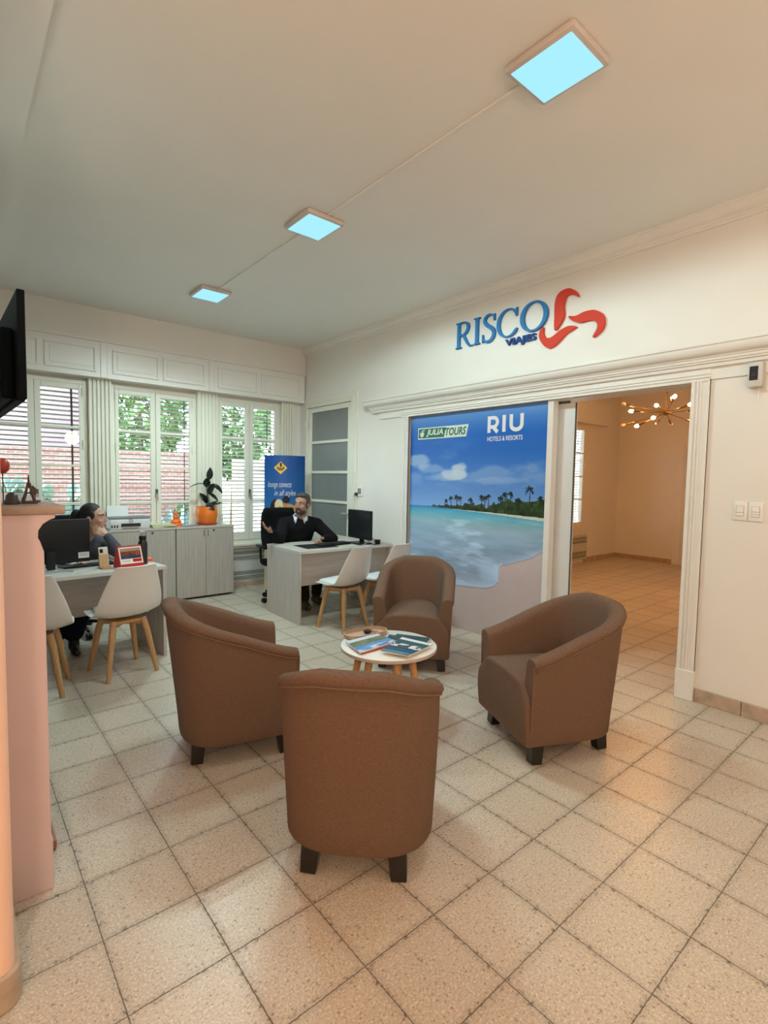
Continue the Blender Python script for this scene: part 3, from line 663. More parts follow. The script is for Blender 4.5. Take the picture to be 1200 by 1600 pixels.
    img[tree] = np.clip(tcol, 0, 1)[tree]
    strip = (Z <= base) & (Z > base-np.interp(U, [.6, 1.0, 1.723], [.002, .008, .030])) & (U > .62); over(strip*.9, (226, 218, 206))
    def palm(pu, z0, z1, s):
        t = (Z > z0) & (Z < z1) & (np.abs(U-pu-(Z-z0)*.04) < .0045); over(t*.9, (52, 44, 36))
        for a in np.r_[rng.uniform(-.6, PI+.6, 9), rng.uniform(0, 2*PI, 5)]:
            ln = rng.uniform(.65, 1.05)
            for q in np.linspace(.05, 1, 14):
                x = pu+s*ln*q*math.cos(a)*.85; zz = z1+s*ln*(q*math.sin(a)-.45*q*q); over(((U-x)**2+(Z-zz)**2 < (.0062*(1.2-.7*q))**2)*.85, (26, 38, 32))
    for pu, zt, s in ((.62, 1.315, .04), (.70, 1.335, .045), (.75, 1.325, .03), (.88, 1.315, .035), (1.02, 1.345, .042), (1.06, 1.34, .035), (1.10, 1.35, .04), (.55, 1.29, .03), (1.24, 1.345, .045), (1.29, 1.375, .045), (1.35, 1.38, .045), (1.555, 1.435, .055), (1.44, 1.33, .05), (1.66, 1.35, .05)): palm(pu, 1.22, zt, s)
    return lin(np.clip(img, 0, 1))
mural = thing('wall_mural', 'large printed tropical beach mural with travel logos filling the doorway panel', 'mural', (XW+.022, 3.655, 0))
MB().box(.0015, -1.723, .0, .03, 0, 2.19).build('backing_panel', 'banner_edge', mural)
picture('beach_print', mural_image(), lambda u, v: (0, -u*1.723, v*2.19), 'printed', mural)
def mprism(poly, name, m, d0=.001, d1=.003, par=None): q = MB(); q.prism(poly, SF(d0, d1)); return q.build(name, m, par or mural)
ju, jz = .118, 1.935
mprism([(ju, jz), (ju+.685, jz+.002), (ju+.712, jz+.122), (ju+.0, jz+.122)], 'tour_logo_plate', 'logo_offwhite')
mprism([(ju+.012, jz+.012), (ju+.385, jz+.012), (ju+.412, jz+.110), (ju+.012, jz+.110)], 'tour_logo_green_field', 'logo_green', .003, .004)
q = MB(); fq = SF(.004, .005)
q.prism(catmull([(ju+.030, jz+.075), (ju+.045, jz+.030), (ju+.065, jz+.022), (ju+.088, jz+.040), (ju+.094, jz+.075), (ju+.080, jz+.070), (ju+.062, jz+.085), (ju+.048, jz+.062)], 4, True), fq)
q.prism([(ju+.058, jz+.092), (ju+.100, jz+.100), (ju+.104, jz+.090), (ju+.062, jz+.084)], fq); q.build('tour_logo_emblem', 'logo_offwhite', mural)
TW = lambda x: Matrix(((0, 0, -1, -x), (-1, 0, 0, 0), (0, 1, 0, 0), (0, 0, 0, 1)))
mesh_obj('tour_logo_name', fit(text_mesh('JULIA', .1, .0005, .22, .003), ju+.128, ju+.375, jz+.022, jz+.100), 'logo_offwhite', mural, TW(.0045))
mesh_obj('tour_logo_word', fit(text_mesh('TOURS', .1, .0005, .22, .003), ju+.405, ju+.685, jz+.022, jz+.102), 'logo_green', mural, TW(.0036))
ru0, rz0 = 1.068, 1.955
q = MB(); fq = SF(.001, .003); sw = .036; H = .155
ribbon(q, [(ru0+.018, rz0), (ru0+.018, rz0+H)], sw, fq)
ribbon(q, [(ru0+.018, rz0+H-.016)]+[(ru0+.070+.044*math.sin(a), rz0+H-.059+.043*math.cos(a)) for a in np.linspace(0, PI, 12)]+[(ru0+.018, rz0+H-.102)], [.032]+[sw*.95]*12+[.030], fq)
ribbon(q, [(ru0+.066, rz0+H-.10), (ru0+.118, rz0+.002)], sw, fq)
ribbon(q, [(ru0+.190, rz0), (ru0+.190, rz0+H)], sw, fq)
ribbon(q, [(ru0+.268, rz0+H)]+[(ru0+.326-.058*math.cos(a), rz0+.060-.046*math.sin(a)) for a in np.linspace(0, PI, 14)]+[(ru0+.384, rz0+H)], sw, fq)
q.build('hotel_logo_name', 'logo_white', mural)
mesh_obj('hotel_logo_word', fit(text_mesh('HOTELS & RESORTS', .05, .0005, 0, .0006), ru0, ru0+.395, rz0-.080, rz0-.037), 'logo_white', mural, TW(.0015))

# ---------------------------------------------------- wall fittings
def switch(y0, y1, z0, z1, label, keys):
    t = thing('light_switch', label, 'switch', (XW, (y0+y1)/2, (z0+z1)/2)); w, h = abs(y1-y0)/2, (z1-z0)/2
    MB().box(-.010, -w, -h, 0, w, h, bev=.003).build('plate', 'switch_white', t, smooth=True)
    m = MB(); m.box(-.0115, -w*.56, -h*.56, -.009, w*.56, h*.56); m.build('surround', 'switch_gap', t)
    n = len(keys); 
    for (a, b) in keys: MB().box(-.0155, -w*.53, h*(a), -.010, w*.53, h*(b), bev=.002).build('rocker', 'switch_white', t)
switch(.455, .532, 1.275, 1.395, 'white light switch with one large rocker, nearer the doorway', [(-.18, .53), (-.53, -.22)])
switch(.370, .447, 1.272, 1.393, 'white light switch with split rockers, right of its twin', [(-.0, .53), (-.27, -.03), (-.53, -.30)])
t = thing('circuit_breaker_box', 'small beige breaker box with dark window above the light switches', 'breaker box', (XW, .445, 2.19))
MB().box(-.060, -.040, -.075, 0, .040, .078, bev=.006).build('case', 'meter_body', t, smooth=True)
MB().box(-.0625, -.016, -.035, -.058, .030, .052, bev=.002).build('window', 'meter_window', t)
MB().box(-.066, -.006, -.012, -.062, .020, .012, bev=.002).build('toggle', 'black_matte', t)
MB().tube(catmull([(-.02, -.012, -.075), (-.016, -.014, -.10), (-.013, -.010, -.13), (-.012, -.016, -.165)], 5), .0028, 6).build('wire', 'switch_white', t)
t = thing('wall_socket', 'white wall socket with plugged cord between paned door and mural', 'socket', (XW, 4.54, 1.345))
MB().box(-.010, -.060, -.062, 0, .060, .062, bev=.003).build('plate', 'switch_white', t)
MB().box(-.0125, -.035, -.035, -.009, .035, .035, bev=.002).build('insert', 'switch_gap', t)
MB().box(-.040, .030, -.055, -.010, .065, -.020, bev=.004).build('plug', 'black_matte', t)
MB().tube(catmull([(-.03, .055, -.04), (-.035, .085, -.05), (-.012, .092, -.12), (-.010, .090, -.35), (-.010, .092, -.60)], 6), .004, 6).build('cord', 'silver_plastic', t)

# ---------------------------------------------------- armchairs
def make_armchair(label):
    t = thing('armchair', label, 'armchair', group=None)
    yf, yc, hw, ry = .285, -.03, .293, .258; N = 64
    raw = [(-hw, yf-q) for q in np.linspace(0, yf-yc, 30, endpoint=False)]
    for a in np.linspace(0, PI, 160):   # squared-off tub back
        c_, s_ = math.cos(a), math.sin(a); e_ = 2/2.7
        raw.append((-hw*math.copysign(abs(c_)**e_, c_), yc-ry*abs(s_)**e_))
    raw += [(hw, yc+q) for q in np.linspace(0, yf-yc, 31)[1:]]
    raw = np.array(raw); seg = np.r_[0, np.cumsum(np.hypot(*np.diff(raw, axis=0).T))]; tt_ = np.linspace(0, seg[-1], N+1)
    px_ = np.interp(tt_, seg, raw[:, 0]); py_ = np.interp(tt_, seg, raw[:, 1]); pts = []
    for i in range(N+1):
        d_ = Vector((px_[min(i+1, N)]-px_[max(i-1, 0)], py_[min(i+1, N)]-py_[max(i-1, 0)])).normalized()
        pts.append(((px_[i], py_[i]), (d_.y, -d_.x), abs(2*i/N-1)))
    def rim(q):
        t_ = max(0, (q-.15)/.85); return .575+.243*(1-(.62*t_+.38*sstep(0, 1, t_)))
    def at(k, off, z):
        (px, py), (nx, ny), q = pts[k]; g = max(0, (z-.12)/.65)**1.25; back = min(1, max(0, (yc+.05-py)/(ry+.05)))
        x = px*(1+.085*g)-nx*off; y = py-.066*g*back-ny*off
        return (x, y, z)
    def sect(k):
        H = rim(pts[k][2]); S = [(0.004, .116), (0, .124)]
        for f in (.12, .3, .5, .7, .88): S.append((-.004*math.sin(PI*f), .124+(H-.05-.124)*f))
        S += [(.002, H-.046), (-.009, H-.036), (-.013, H-.022), (-.006, H-.006), (.014, H+.004), (.040, H+.006), (.064, H), (.080, H-.016), (.086, H-.045), (.090, H-.09), (.098, H-.16), (.108, .40), (.112, .33)]
        return S
    m = MB(); rows = [[at(k, o, z) for o, z in sect(k)] for k in range(N+1)]
    V = m.grid(rows)
    for e, sgn in ((0, 1), (N, 1)):   # rounded arm fronts
        R = V[e]; c = sum((v.co for v in R), Vector())/len(R)
        ring = []
        for v in R:
            d = v.co-c; ring.append(m.bm.verts.new(c+Vector((d.x*.88, 0, d.z*.98))+Vector((0, .010, 0))))
        for a in range(len(R)-1): m.bm.faces.new((R[a], R[a+1], ring[a+1], ring[a]))
        m.bm.faces.new(ring); m.bm.faces.new((R[-1], R[0], ring[0], ring[-1]))
    m.build('upholstered_shell', 'fabric', t, smooth=True, angle=50)
    def out(z, y): 
        full = .284 if y > -.02 else .20
        return full
    m = MB(); rows = []
    prof = []
    for x_, z_ in ((-1, .118), (-1, .17), (-1, .23), (-1, .29), (-.993, .325), (-.965, .352), (-.895, .377), (-.815, .398), (-.765, .420), (-.715, .438), (-.6, .446), (-.4, .453), (-.2, .457), (0, .458)): prof.append((x_, z_))
    prof = prof+[(-x, z) for x, z in prof[-2::-1]]
    for y, ins, wd in ((-.235, 0, .19), (-.10, 0, .235), (.02, 0, .272), (.16, 0, .284), (.25, .003, .287), (.283, .010, .291), (.303, .022, .291), (.314, .040, .288), (.319, .075, .276), (.321, .14, .24)):
        bul = 0
        rows.append([(x*wd, y+ .012*(1 if y > .28 else 0)*math.sin(PI*min(1, max(0, (z-.118)/.30))), .118+(z-.118)*(1-ins*.55)) for x, z in prof])
    V = m.grid(rows); m.bm.faces.new(V[-1])
    m.build('seat', 'fabric', t, smooth=True, angle=60)
    m = MB(); m.tube([at(k, -.004, rim(pts[k][2])-.044) for k in range(0, N+1)], .0045, 6); 
    for e, sx in ((0, -1), (N, 1)):
        H = rim(1); m.tube([Vector(at(e, .001, z))+Vector((0, .012, 0)) for z in np.linspace(.125, H-.03, 12)], .0035, 6)
    m.build('piping', 'piping', t, smooth=True)
    for x, y in ((-.225, .225), (.225, .225), (-.165, -.205), (.165, -.205)):
        m = MB(); m.tube([(x*1.0, y, .122), (x*1.05, y*1.05, 0)], [.049, .042], 4); m.build('leg', 'dark_wood', t, bevel=.003)
    return t
def put(o, x, y, f, label=None, z=0):
    o.location = (x, y, z); o.rotation_euler = (0, 0, math.atan2(f[1], f[0])-PI/2)
    if label: o['label'] = label
ac = make_armchair('brown fabric tub armchair seen from behind, nearest the camera')
put(ac, -.246, 1.074, (.72, .695))
for x, y, f, lab in ((-.335, 2.164, (.967, -.254), 'brown fabric tub armchair left of the round coffee table, side view'),
                     (1.125, 1.052, (-.904, .428), 'brown fabric tub armchair right of the coffee table, in front of the doorway'),
                     (1.41, 2.50, (-.75, -.66), 'brown fabric tub armchair in front of the beach mural, facing the camera')):
    put(copy_tree(ac), x, y, f, lab)

# ---------------------------------------------------- round coffee table and what lies on it
ct = thing('coffee_table', 'round white-topped coffee table with splayed wooden legs among the armchairs', 'coffee table', (.553, 1.845, .012))
MB().lathe([(0, .425), (.296, .425), (.303, .430), (.303, .446), (.300, .4485)], n=64).build('table_edge', 'table_edge', ct, smooth=True)
MB().lathe([(.300, .4485), (.298, .450), (0, .450)], n=64).build('tabletop', 'table_white', ct, smooth=True)
vx, vy = .764, -.645   # across / away directions as seen by the sitter by the near chair
for a in (198, 232, 284, 318, 70):
    a = math.radians(a-40); x, y = math.cos(a), math.sin(a)
    MB().tube([(x*.185, y*.185, .426), (x*.275, y*.275, -.012)], [.024, .015], 10).build('leg', 'table_wood', ct, smooth=True)
def oval(l, w, n=40): return [((l-w)*(1 if math.cos(a) > 0 else -1)*min(1, abs(math.cos(a))*3)+w*math.cos(a), w*math.sin(a)) for a in np.linspace(0, 2*PI, n, endpoint=False)]
ZT = .463
tr = thing('serving_tray', 'oval pale wooden tray at the back of the coffee table', 'tray', (.552, 2.078, ZT), math.radians(-4))
m = MB(); A = oval(.155, .078); rows = []
for k_, z in ((.96, 0), (1.0, .004), (1.03, .026), (.985, .028), (.95, .006)): rows.append([(x*k_, y*k_, z) for x, y in A])
V = m.grid([list(r) for r in zip(*rows)], cu=True); m.build('rim', 'tray_wood', tr, smooth=True)
MB().prism([(x*.955, y*.955) for x, y in A], lambda a, b, k: (a, b, (.001, .006)[k])).build('tray_base', 'tray_inner', tr)
sp = thing('dried_sprig', 'small dark dried flower sprig lying in the oval tray', 'dried flower', (.567, 2.078, ZT+.007))
m = MB(); m.ball((0, 0, .016), (.020, .018, .014), 10, 8)
for a in np.linspace(0, 5.6, 6): m.ball((.018*math.cos(a), .018*math.sin(a), .014), (.010, .007, .012), 8, 6)
m.build('flower_head', 'black_matte', sp, smooth=True)
m = MB(); m.tube(catmull([(.02, 0, .012), (.045, -.008, .010), (.07, .0, .006)], 5), .003, 6); m.ball((.045, .012, .010), (.018, .008, .006), 8, 6); m.ball((.062, -.014, .008), (.016, .006, .005), 8, 6); m.build('stalk', 'tray_wood', sp, smooth=True)
def cover_img(kind, h=64, w=48):
    n = vnoise(h, w, 16, 3+kind, 4); n3 = vnoise(h, w, 7, 13+kind, 3); v = np.linspace(1, 0, h)[:, None]*np.ones((1, w)); u = np.linspace(0, 1, w)[None]*np.ones((h, 1))
    img = np.zeros((h, w, 3))
    if kind == 0:
        img[:] = (.80, .84, .90); s = v < .78; img[s] = np.stack([.25+.35*n3, .32+.30*n3, .25+.2*n3], -1)[s]; s = v < .42+.1*(n-.5); img[s] = np.stack([.25+.2*n, .42+.3*n, .70+.2*n], -1)[s]; s = (v < .2)*(n3 > .5); img[s > 0] = (.80, .88, .95)
    elif kind == 1:
        img[:] = (.88, .90, .92); s = v < .86; img[s] = np.stack([.10+.15*n3, .30+.1*n3, .33+.1*n3], -1)[s]; s = (v < .62+.12*(n-.5))*(v > .40); img[s > 0] = (np.stack([.75+.2*n3, .75+.2*n3, .75+.2*n3], -1)*np.where(n3 > .45, 1, .35)[..., None])[s > 0]; s = v <= .40; img[s] = np.stack([.04+.1*n, .20+.2*n, .34+.2*n], -1)[s]; s = (v < .10)*(v > .04); img[s > 0] = (.45, .62, .72)
    elif kind == 2:
        img[:] = (.16, .28, .29); img += (n[..., None]-.5)*.1; s = v > .9; img[s] = (.24, .36, .36)
    return lin(np.clip(img, 0, 1))
def magazine(label, corners, z, th, kind, spine='page', cover=True):
    P = [Vector((a, b)) for a, b in corners]; c = sum(P, Vector((0, 0)))/4
    t = thing('magazine', label, 'magazine', (c.x, c.y, z)); L = [p-c for p in P]   # TL,TR,BR,BL
    MB().prism([(p.x, p.y) for p in L], lambda a, b, k: (a, b, (0, th)[k])).build('page_block', spine, t)
    if cover:
        def f(u, v):
            p = (L[3]*(1-u)+L[2]*u)*(1-v)+(L[0]*(1-u)+L[1]*u)*v; return (p.x, p.y, th+.0012+.006*max(0, u-.6)*kind*0)
        picture('cover', cover_img(kind), f, 'printed', t)
    return t
magazine('red-spined thick brochure under the landscape magazine on the coffee table', [(.355, 1.985), (.615, 1.975), (.585, 1.795), (.300, 1.790)][0:4], ZT, .012, 0, 'magazine_red', cover=False)
magazine('magazine with blue sea and rocky coast cover, left on the coffee table', [(.325, 1.992), (.590, 2.005), (.585, 1.812), (.275, 1.782)], ZT+.0125, .008, 0)
magazine('dark green booklet at the back of the coffee table beside the tray', [(.66, 1.965), (.795, 1.735), (.665, 1.66), (.545, 1.87)], ZT, .010, 2, 'book_green')
magazine('slim green booklet sliding off the stack at the right of the coffee table', [(.70, 1.93), (.815, 1.73), (.70, 1.665), (.585, 1.865)], ZT+.0105, .006, 2)
magazine('magazine with white village and dark blue sea cover, front right on the table', [(.660, 1.835), (.715, 1.615), (.455, 1.555), (.385, 1.725)][0:4], ZT+.017, .008, 1)

# ---------------------------------------------------- white shell chairs
def make_chair(label):
    t = thing('shell_chair', label, 'chair')
    prof = [(.222, .448, .185, .0), (.212, .460, .200, .004), (.15, .462, .222, .012), (.06, .450, .236, .022), (-.03, .440, .240, .030), (-.10, .444, .240, .042), (-.150, .466, .240, .055), (-.182, .510, .238, .060), (-.203, .575, .228, .052), (-.220, .65, .208, .044), (-.238, .73, .182, .036), (-.254, .80, .160, .026), (-.262, .832, .148, .018), (-.266, .842, .136, .014)]
    P = [Vector((0, a, b)) for a, b, _, _ in prof]; rows = []
    for i, (y, z, hw, cu) in enumerate(prof):
        tn = (P[min(i+1, len(P)-1)]-P[max(i-1, 0)]).normalized(); nn = Vector((0, tn.z, -tn.y))
        if nn.z < 0 and i < 4: nn = -nn
        if i >= 4 and nn.y < 0: nn = -nn
        if i < 7 and nn.z < 0: nn = -nn
        rows.append([Vector((hw*s, y, z))+nn*cu*abs(s)**2.4 for s in np.linspace(-1, 1, 15)])
    m = MB(); m.grid(rows); o = m.build('seat_shell', 'plastic_white', t, smooth=True, angle=180)
    so_ = o.modifiers.new('solid', 'SOLIDIFY'); so_.thickness = .009; so_.offset = -1; ss = o.modifiers.new('sub', 'SUBSURF'); ss.levels = 1; ss.render_levels = 2
    m = MB(); rows = []
    for y, z, hw in ((.205, .470, .13), (.19, .484, .155), (.10, .488, .172), (0, .482, .178), (-.09, .480, .170), (-.13, .476, .14)):
        rows.append([(hw*s, y, z+.014*abs(s)**3*0-.012*(abs(s) > .95)) for s in np.linspace(-1, 1, 11)])
    m.grid(rows); o = m.build('seat_pad', 'pad_white', t, smooth=True, angle=180); so_ = o.modifiers.new('solid', 'SOLIDIFY'); so_.thickness = .012; so_.offset = -1
    for sx in (-1, 1):
        for sy in (-1, 1): MB().tube([(sx*.105, sy*.105, .418), (sx*.125, sy*.125, .33), (sx*.178, sy*.178, 0)], [.024, .024, .016], 10).build('leg', 'beech', t, smooth=True)
    m = MB()
    for k in (1, -1):
        T = Matrix.Rotation(k*PI/4, 4, 'Z'); m.box(-.165, -.012, .365, .165, .012, .41, T=T, bev=.005)
    m.box(-.115, -.115, .392, .115, .115, .415, bev=.004); m.build('leg_frame', 'beech', t)
    return t
ch = make_chair('white shell chair with wooden legs at left desk, fully visible, beside the calendar')
ch.location = (-.555, 3.665, 0); ch.rotation_euler = (0, 0, math.radians(9))
c2 = copy_tree(ch); c2.location = (-1.125, 3.60, 0); c2.rotation_euler = (0, 0, math.radians(-14)); c2['label'] = 'white shell chair half hidden behind the pink fireplace column'
c3 = copy_tree(ch); c3.location = (1.47, 3.615, 0); c3.rotation_euler = (0, 0, math.radians(12)); c3['label'] = 'white shell chair at right desk, nearer the seated man, all legs visible'
c4 = copy_tree(ch); c4.location = (1.96, 3.56, 0); c4.rotation_euler = (0, 0, math.radians(10)); c4['label'] = 'white shell chair between right desk and armchair, mostly hidden by the armchair'

# ---------------------------------------------------- desks
def desk(label, w, dep, loc, rz, hgt=.755, set_back=.075):
    t = thing('desk', label, 'desk', loc, rz)
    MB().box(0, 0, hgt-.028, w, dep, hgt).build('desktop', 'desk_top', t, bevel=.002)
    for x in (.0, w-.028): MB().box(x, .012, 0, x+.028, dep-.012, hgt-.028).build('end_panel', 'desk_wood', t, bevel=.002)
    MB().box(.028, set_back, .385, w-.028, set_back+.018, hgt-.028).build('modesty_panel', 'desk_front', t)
    return t
desk('pale wood desk with bearded man behind, end panel facing the room', 1.215, .745, (1.138, 3.905, 0), math.radians(-1.5))
desk('pale wood desk with phone, calendar and monitor, left behind the column', 1.235, .68, (-1.411, 3.671, 0), math.radians(6), set_back=.24)
ZD = .756
# ---------------------------------------------------- on the right desk
def monitor(label, loc, rz, w, h, stand_metal=False, sticker=False):
    t = thing('computer_monitor', label, 'monitor', loc, rz)
    MB().box(-w/2, -.018, .055, w/2, .018, .055+h, bev=.006).build('casing', 'black_plastic', t, smooth=True)
    MB().box(-w/2+.008, .0175, .070, w/2-.008, .0195, .055+h-.008).build('screen', 'screen_off', t)
    MB().box(-.03, -.045, .012, .03, -.012, .055+h*.30, bev=.006).build('stand_neck', 'black_plastic', t)
    if stand_metal:
        m = MB()
        for s in (-1, 1): m.tube([(0, -.02, .03), (s*.02, -.03, .025), (s*.11, -.10, .006), (s*.13, -.115, .005)], .007, 8)
        m.build('stand_foot', 'silver_plastic', t, smooth=True)
    else: MB().box(-.12, -.09, 0, .12, .09, .012, bev=.004).build('stand_foot', 'black_plastic', t)
    if sticker:
        MB().box(w/2-.085, -.0195, .085, w/2-.010, -.0175, .130).build('sticker', 'sticker', t)
        m = MB()
        for z in (.120, .110, .100): m.box(w/2-.078, -.0202, z, w/2-.02, -.0192, z+.004)
        m.build('sticker_print', 'ink_grey', t)
        MB().box(-.16, -.0192, .14, -.157, -.0178, .153).build('mark', 'sticker', t)
    return t
monitor('black monitor on right desk, standing edgewise beside the wall', (2.06, 4.12, ZD), math.radians(86), .46, .33)
t = thing('desk_mat', 'thin black desk mat on the right desk in front of the man', 'desk mat', (1.50, 4.22, ZD), math.radians(-4)); MB().box(-.18, -.20, 0, .20, .13, .003).build('mat_sheet', 'black_matte', t)
t = thing('keyboard', 'black keyboard on the right desk beside the monitor', 'keyboard', (1.72, 4.17, ZD+.003), math.radians(8))
MB().box(-.22, -.07, 0, .22, .07, .018, bev=.004).build('keyboard_body', 'black_plastic', t)
m = MB()
for r in range(5):
    for c in range(15): m.box(-.205+c*.0275, -.058+r*.0235, .018, -.205+c*.0275+.023, -.058+r*.0235+.019, .024)
m.build('keys', 'black_matte', t)
t = thing('cup', 'small black cup on right desk under the monitor', 'cup', (2.19, 3.955, ZD)); MB().lathe([(0, 0), (.030, 0), (.036, .05), (.033, .05), (.028, .006), (0, .006)], n=20).build('cup_body', 'black_gloss', t, smooth=True)
tag(MB().box(-.05, -.035, 0, .05, .035, .0012, T=Matrix.Translation((1.72, 3.98, ZD)) @ Matrix.Rotation(.4, 4, 'Z')).build('note', 'paper_cream'), 'pale yellow paper note on the right desk front edge', 'paper')
tag(MB().tube(catmull([(2.05, 3.98, ZD+.02), (1.97, 3.95, ZD+.006), (1.88, 3.96, ZD+.004), (1.82, 4.0, ZD+.004)], 6), .004, 6).build('cable', 'silver_plastic'), 'grey cable curling on right desk below monitor', 'cable')
tag(MB().tube(catmull([(2.13, 4.02, ZD+.09), (2.14, 3.95, ZD+.05), (2.12, 3.91, ZD+.005), (2.15, 4.06, ZD+.02), (2.13, 4.12, ZD+.10)], 6), .004, 6).build('cable', 'black_matte'), 'black cable looping behind monitor beside the cup', 'cable')
# ---------------------------------------------------- on the left desk
monitor('black monitor seen from behind on left desk, white sticker at its corner', (-.972, 4.02, ZD), math.radians(5), .55, .335, True, True)
t = thing('phone_stand', 'small wooden phone stand on left desk', 'phone stand', (-.615, 3.94, ZD), math.radians(12))
MB().box(-.035, -.045, 0, .035, .045, .010, bev=.002).build('stand_base', 'stand_wood', t)
MB().box(-.030, .012, .008, .030, .022, .10, T=Matrix.Rotation(math.radians(-14), 4, 'X')).build('back_rest', 'stand_wood', t)
MB().box(-.030, -.045, .010, .030, -.038, .024).build('lip', 'stand_wood', t)
t = thing('smartphone', 'beige smartphone leaning upright on the wooden stand', 'phone', (-.615, 3.935, ZD+.012), math.radians(12))
T = Matrix.Rotation(math.radians(-12), 4, 'X')
MB().box(-.036, -.004, .0, .036, .004, .158, T=T, bev=.004).build('phone_case', 'phone_body', t, smooth=True)
MB().box(-.032, -.0058, .0, .028, -.0038, .100, T=T).build('wooden_lower_back', 'stand_wood', t)
MB().box(-.028, -.0068, .112, -.004, -.0038, .142, T=T, bev=.002).build('camera_bump', 'black_gloss', t)
def calendar_img(h=70, w=80):
    v = np.linspace(1, 0, h)[:, None]*np.ones((1, w)); u = np.linspace(0, 1, w)[None]*np.ones((h, 1)); n = vnoise(h, w, 14, 9, 4, 1, 2); n2 = vnoise(h, w, 5, 19, 2); img = np.zeros((h, w, 3)); img[:] = (.90, .88, .86)
    s = (v > .30)*(v < .93)*(u > .05)*(u < .95) > 0
    sky_ = np.stack([.85-.25*v, .45+.1*v, .30+.15*v], -1); img[s] = sky_[s]
    q = s*(v < .74+.1*(n-.5)) > 0; img[q] = np.stack([.35+.3*n2, .18+.12*n2, .12+.1*n2], -1)[q]
    q = s*(v < .52) > 0; img[q] = np.stack([.10+.25*n, .14+.2*n, .24+.2*n], -1)[q]
    q = s*(u > .68)*(np.abs((u*10) % 1-.5) < .12)*(v > .45) > 0; img[q] = (.7, .45, .3)
    q = (v < .27)*(v > .08)*(u > .55)*(u < .95) > 0; img[q] = (.78, .10, .06)
    q = (v < .20)*(v > .15)*(u > .08)*(u < .42)*((u*40).astype(int) % 3 > 0) > 0; img[q] = (.6, .55, .52)
    return lin(np.clip(img, 0, 1))
t = thing('desk_calendar', 'red tent desk calendar with sunset bridge photo on left desk', 'calendar', (-.44, 3.93, ZD), math.radians(14))
m = MB(); m.prism([(-.055, 0), (.055, 0), (.055, .014), (.004, .170), (-.004, .170), (-.055, .014)], lambda a, b, k: ((-.098, .098)[k], a, b)); m.build('tent_base', 'red_card', t)
def calf(u, v): z = .030+v*.130; return (-.092+u*.184, -.055+.0505*(z-.014)/.156-.003, z)
picture('calendar_sheet', calendar_img(), calf, 'printed_matte', t)
m = MB()
for x in np.linspace(-.085, .085, 14): m.tube([(x+.006*math.cos(a)*0, .009*math.cos(a), .168+.009*math.sin(a)) for a in np.linspace(0, 2*PI, 9)], .0012, 5)
m.build('ring_binding', 'chrome', t)
t = thing('water_bottle', 'tall black metal bottle on left desk beside the calendar', 'bottle', (-.315, 4.00, ZD))
MB().lathe([(0, 0), (.034, 0), (.036, .004), (.036, .175), (.030, .192), (.024, .200), (.024, .204), (0, .204)], n=24).build('bottle_body', 'black_matte', t, smooth=True)
MB().lathe([(0, .204), (.027, .204), (.028, .208), (.028, .232), (.025, .236), (0, .236)], n=24).build('cap', 'black_plastic', t, smooth=True)
MB().tube([(-.020, 0, .232), (-.020, 0, .272), (.020, 0, .272), (.020, 0, .232)], .0035, 8).build('carry_loop', 'silver_plastic', t)
tag(MB().box(-.04, -.03, 0, .04, .03, .028, T=Matrix.Translation((-.250, 4.12, ZD)), bev=.005).build('stapler_box', 'orange_bright'), 'small orange box on left desk behind the bottle', 'box')
t = thing('keyboard', 'black keyboard on the left desk behind the monitor foot', 'keyboard', (-.70, 4.14, ZD), math.radians(6)); MB().box(-.20, -.06, 0, .20, .06, .016, bev=.004).build('keyboard_body', 'black_plastic', t)

# ---------------------------------------------------- storage cabinets below the windows
def cabinet(label, x0, x1, lock_right=True):
    t = thing('storage_cabinet', label, 'cabinet', ((x0+x1)/2, 5.64, 0)); hw = (x1-x0)/2
    MB().box(-hw+.002, .022, .05, hw-.002, .31, .862).build('cabinet_body', 'cabinet_wood', t)
    MB().box(-hw+.02, .05, 0, hw-.02, .29, .05).build('plinth', 'gap_dark', t)
    MB().box(-hw, -.004, .862, hw, .315, .888).build('cabinet_top', 'cabinet_top', t, bevel=.002)
    for s in (-1, 1):
        a, b = (-hw+.004, -.002) if s < 0 else (.002, hw-.004)
        dr = MB().box(a, 0, .028, b, .020, .858).build('door', 'cabinet_wood', t, bevel=.0015)
        x = -.030 if s < 0 else .018
        m = MB(); m.box(x, -.014, .765, x+.010, -.0, .845, bev=.003); m.build('handle', 'chrome', dr)
        if s > 0: MB().tube([(.095, 0, .835), (.095, -.010, .835)], .011, 12).build('lock', 'black_matte', dr); 
    return t
cabinet('pale wood two-door cabinet under the plant, right of its twin', .496, 1.212)
cabinet('pale wood two-door cabinet under the printer, left of its twin', -.222, .492)
ZB = .889
t = thing('printer', 'white inkjet printer on the cabinet below the middle window', 'printer', (.005, 5.80, ZB))
MB().box(-.205, -.14, .0, .205, .14, .118, bev=.010).build('printer_body', 'printer_white', t, smooth=True)
MB().box(-.208, -.143, .118, .208, .143, .134, bev=.004).build('lid', 'ink_grey', t)
MB().box(-.095, -.146, .030, .105, -.136, .066).build('output_slot', 'black_matte', t)
MB().box(-.085, -.165, .024, .09, -.12, .030).build('output_tray', 'silver_plastic', t)
m = MB()
for x in (-.195, -.168, -.141): m.box(x, -.146, .022, x+.013, -.138, .050)
m.build('ink_window', 'black_matte', t)
m = MB(); m.tube([(.005+.020*math.cos(a), -.1415, .092+.020*math.sin(a)) for a in np.linspace(0, 2*PI, 25)], .0028, 6); m.build('logo_ring', 'ink_grey', t)
mesh_obj('logo_letters', fit(text_mesh('hp', .03, .0006, .25, .0002), -.006, .016, .080, .104), 'ink_grey', t, Matrix(((1, 0, 0, 0), (0, 0, -1, -.1412), (0, 1, 0, 0), (0, 0, 0, 1))))
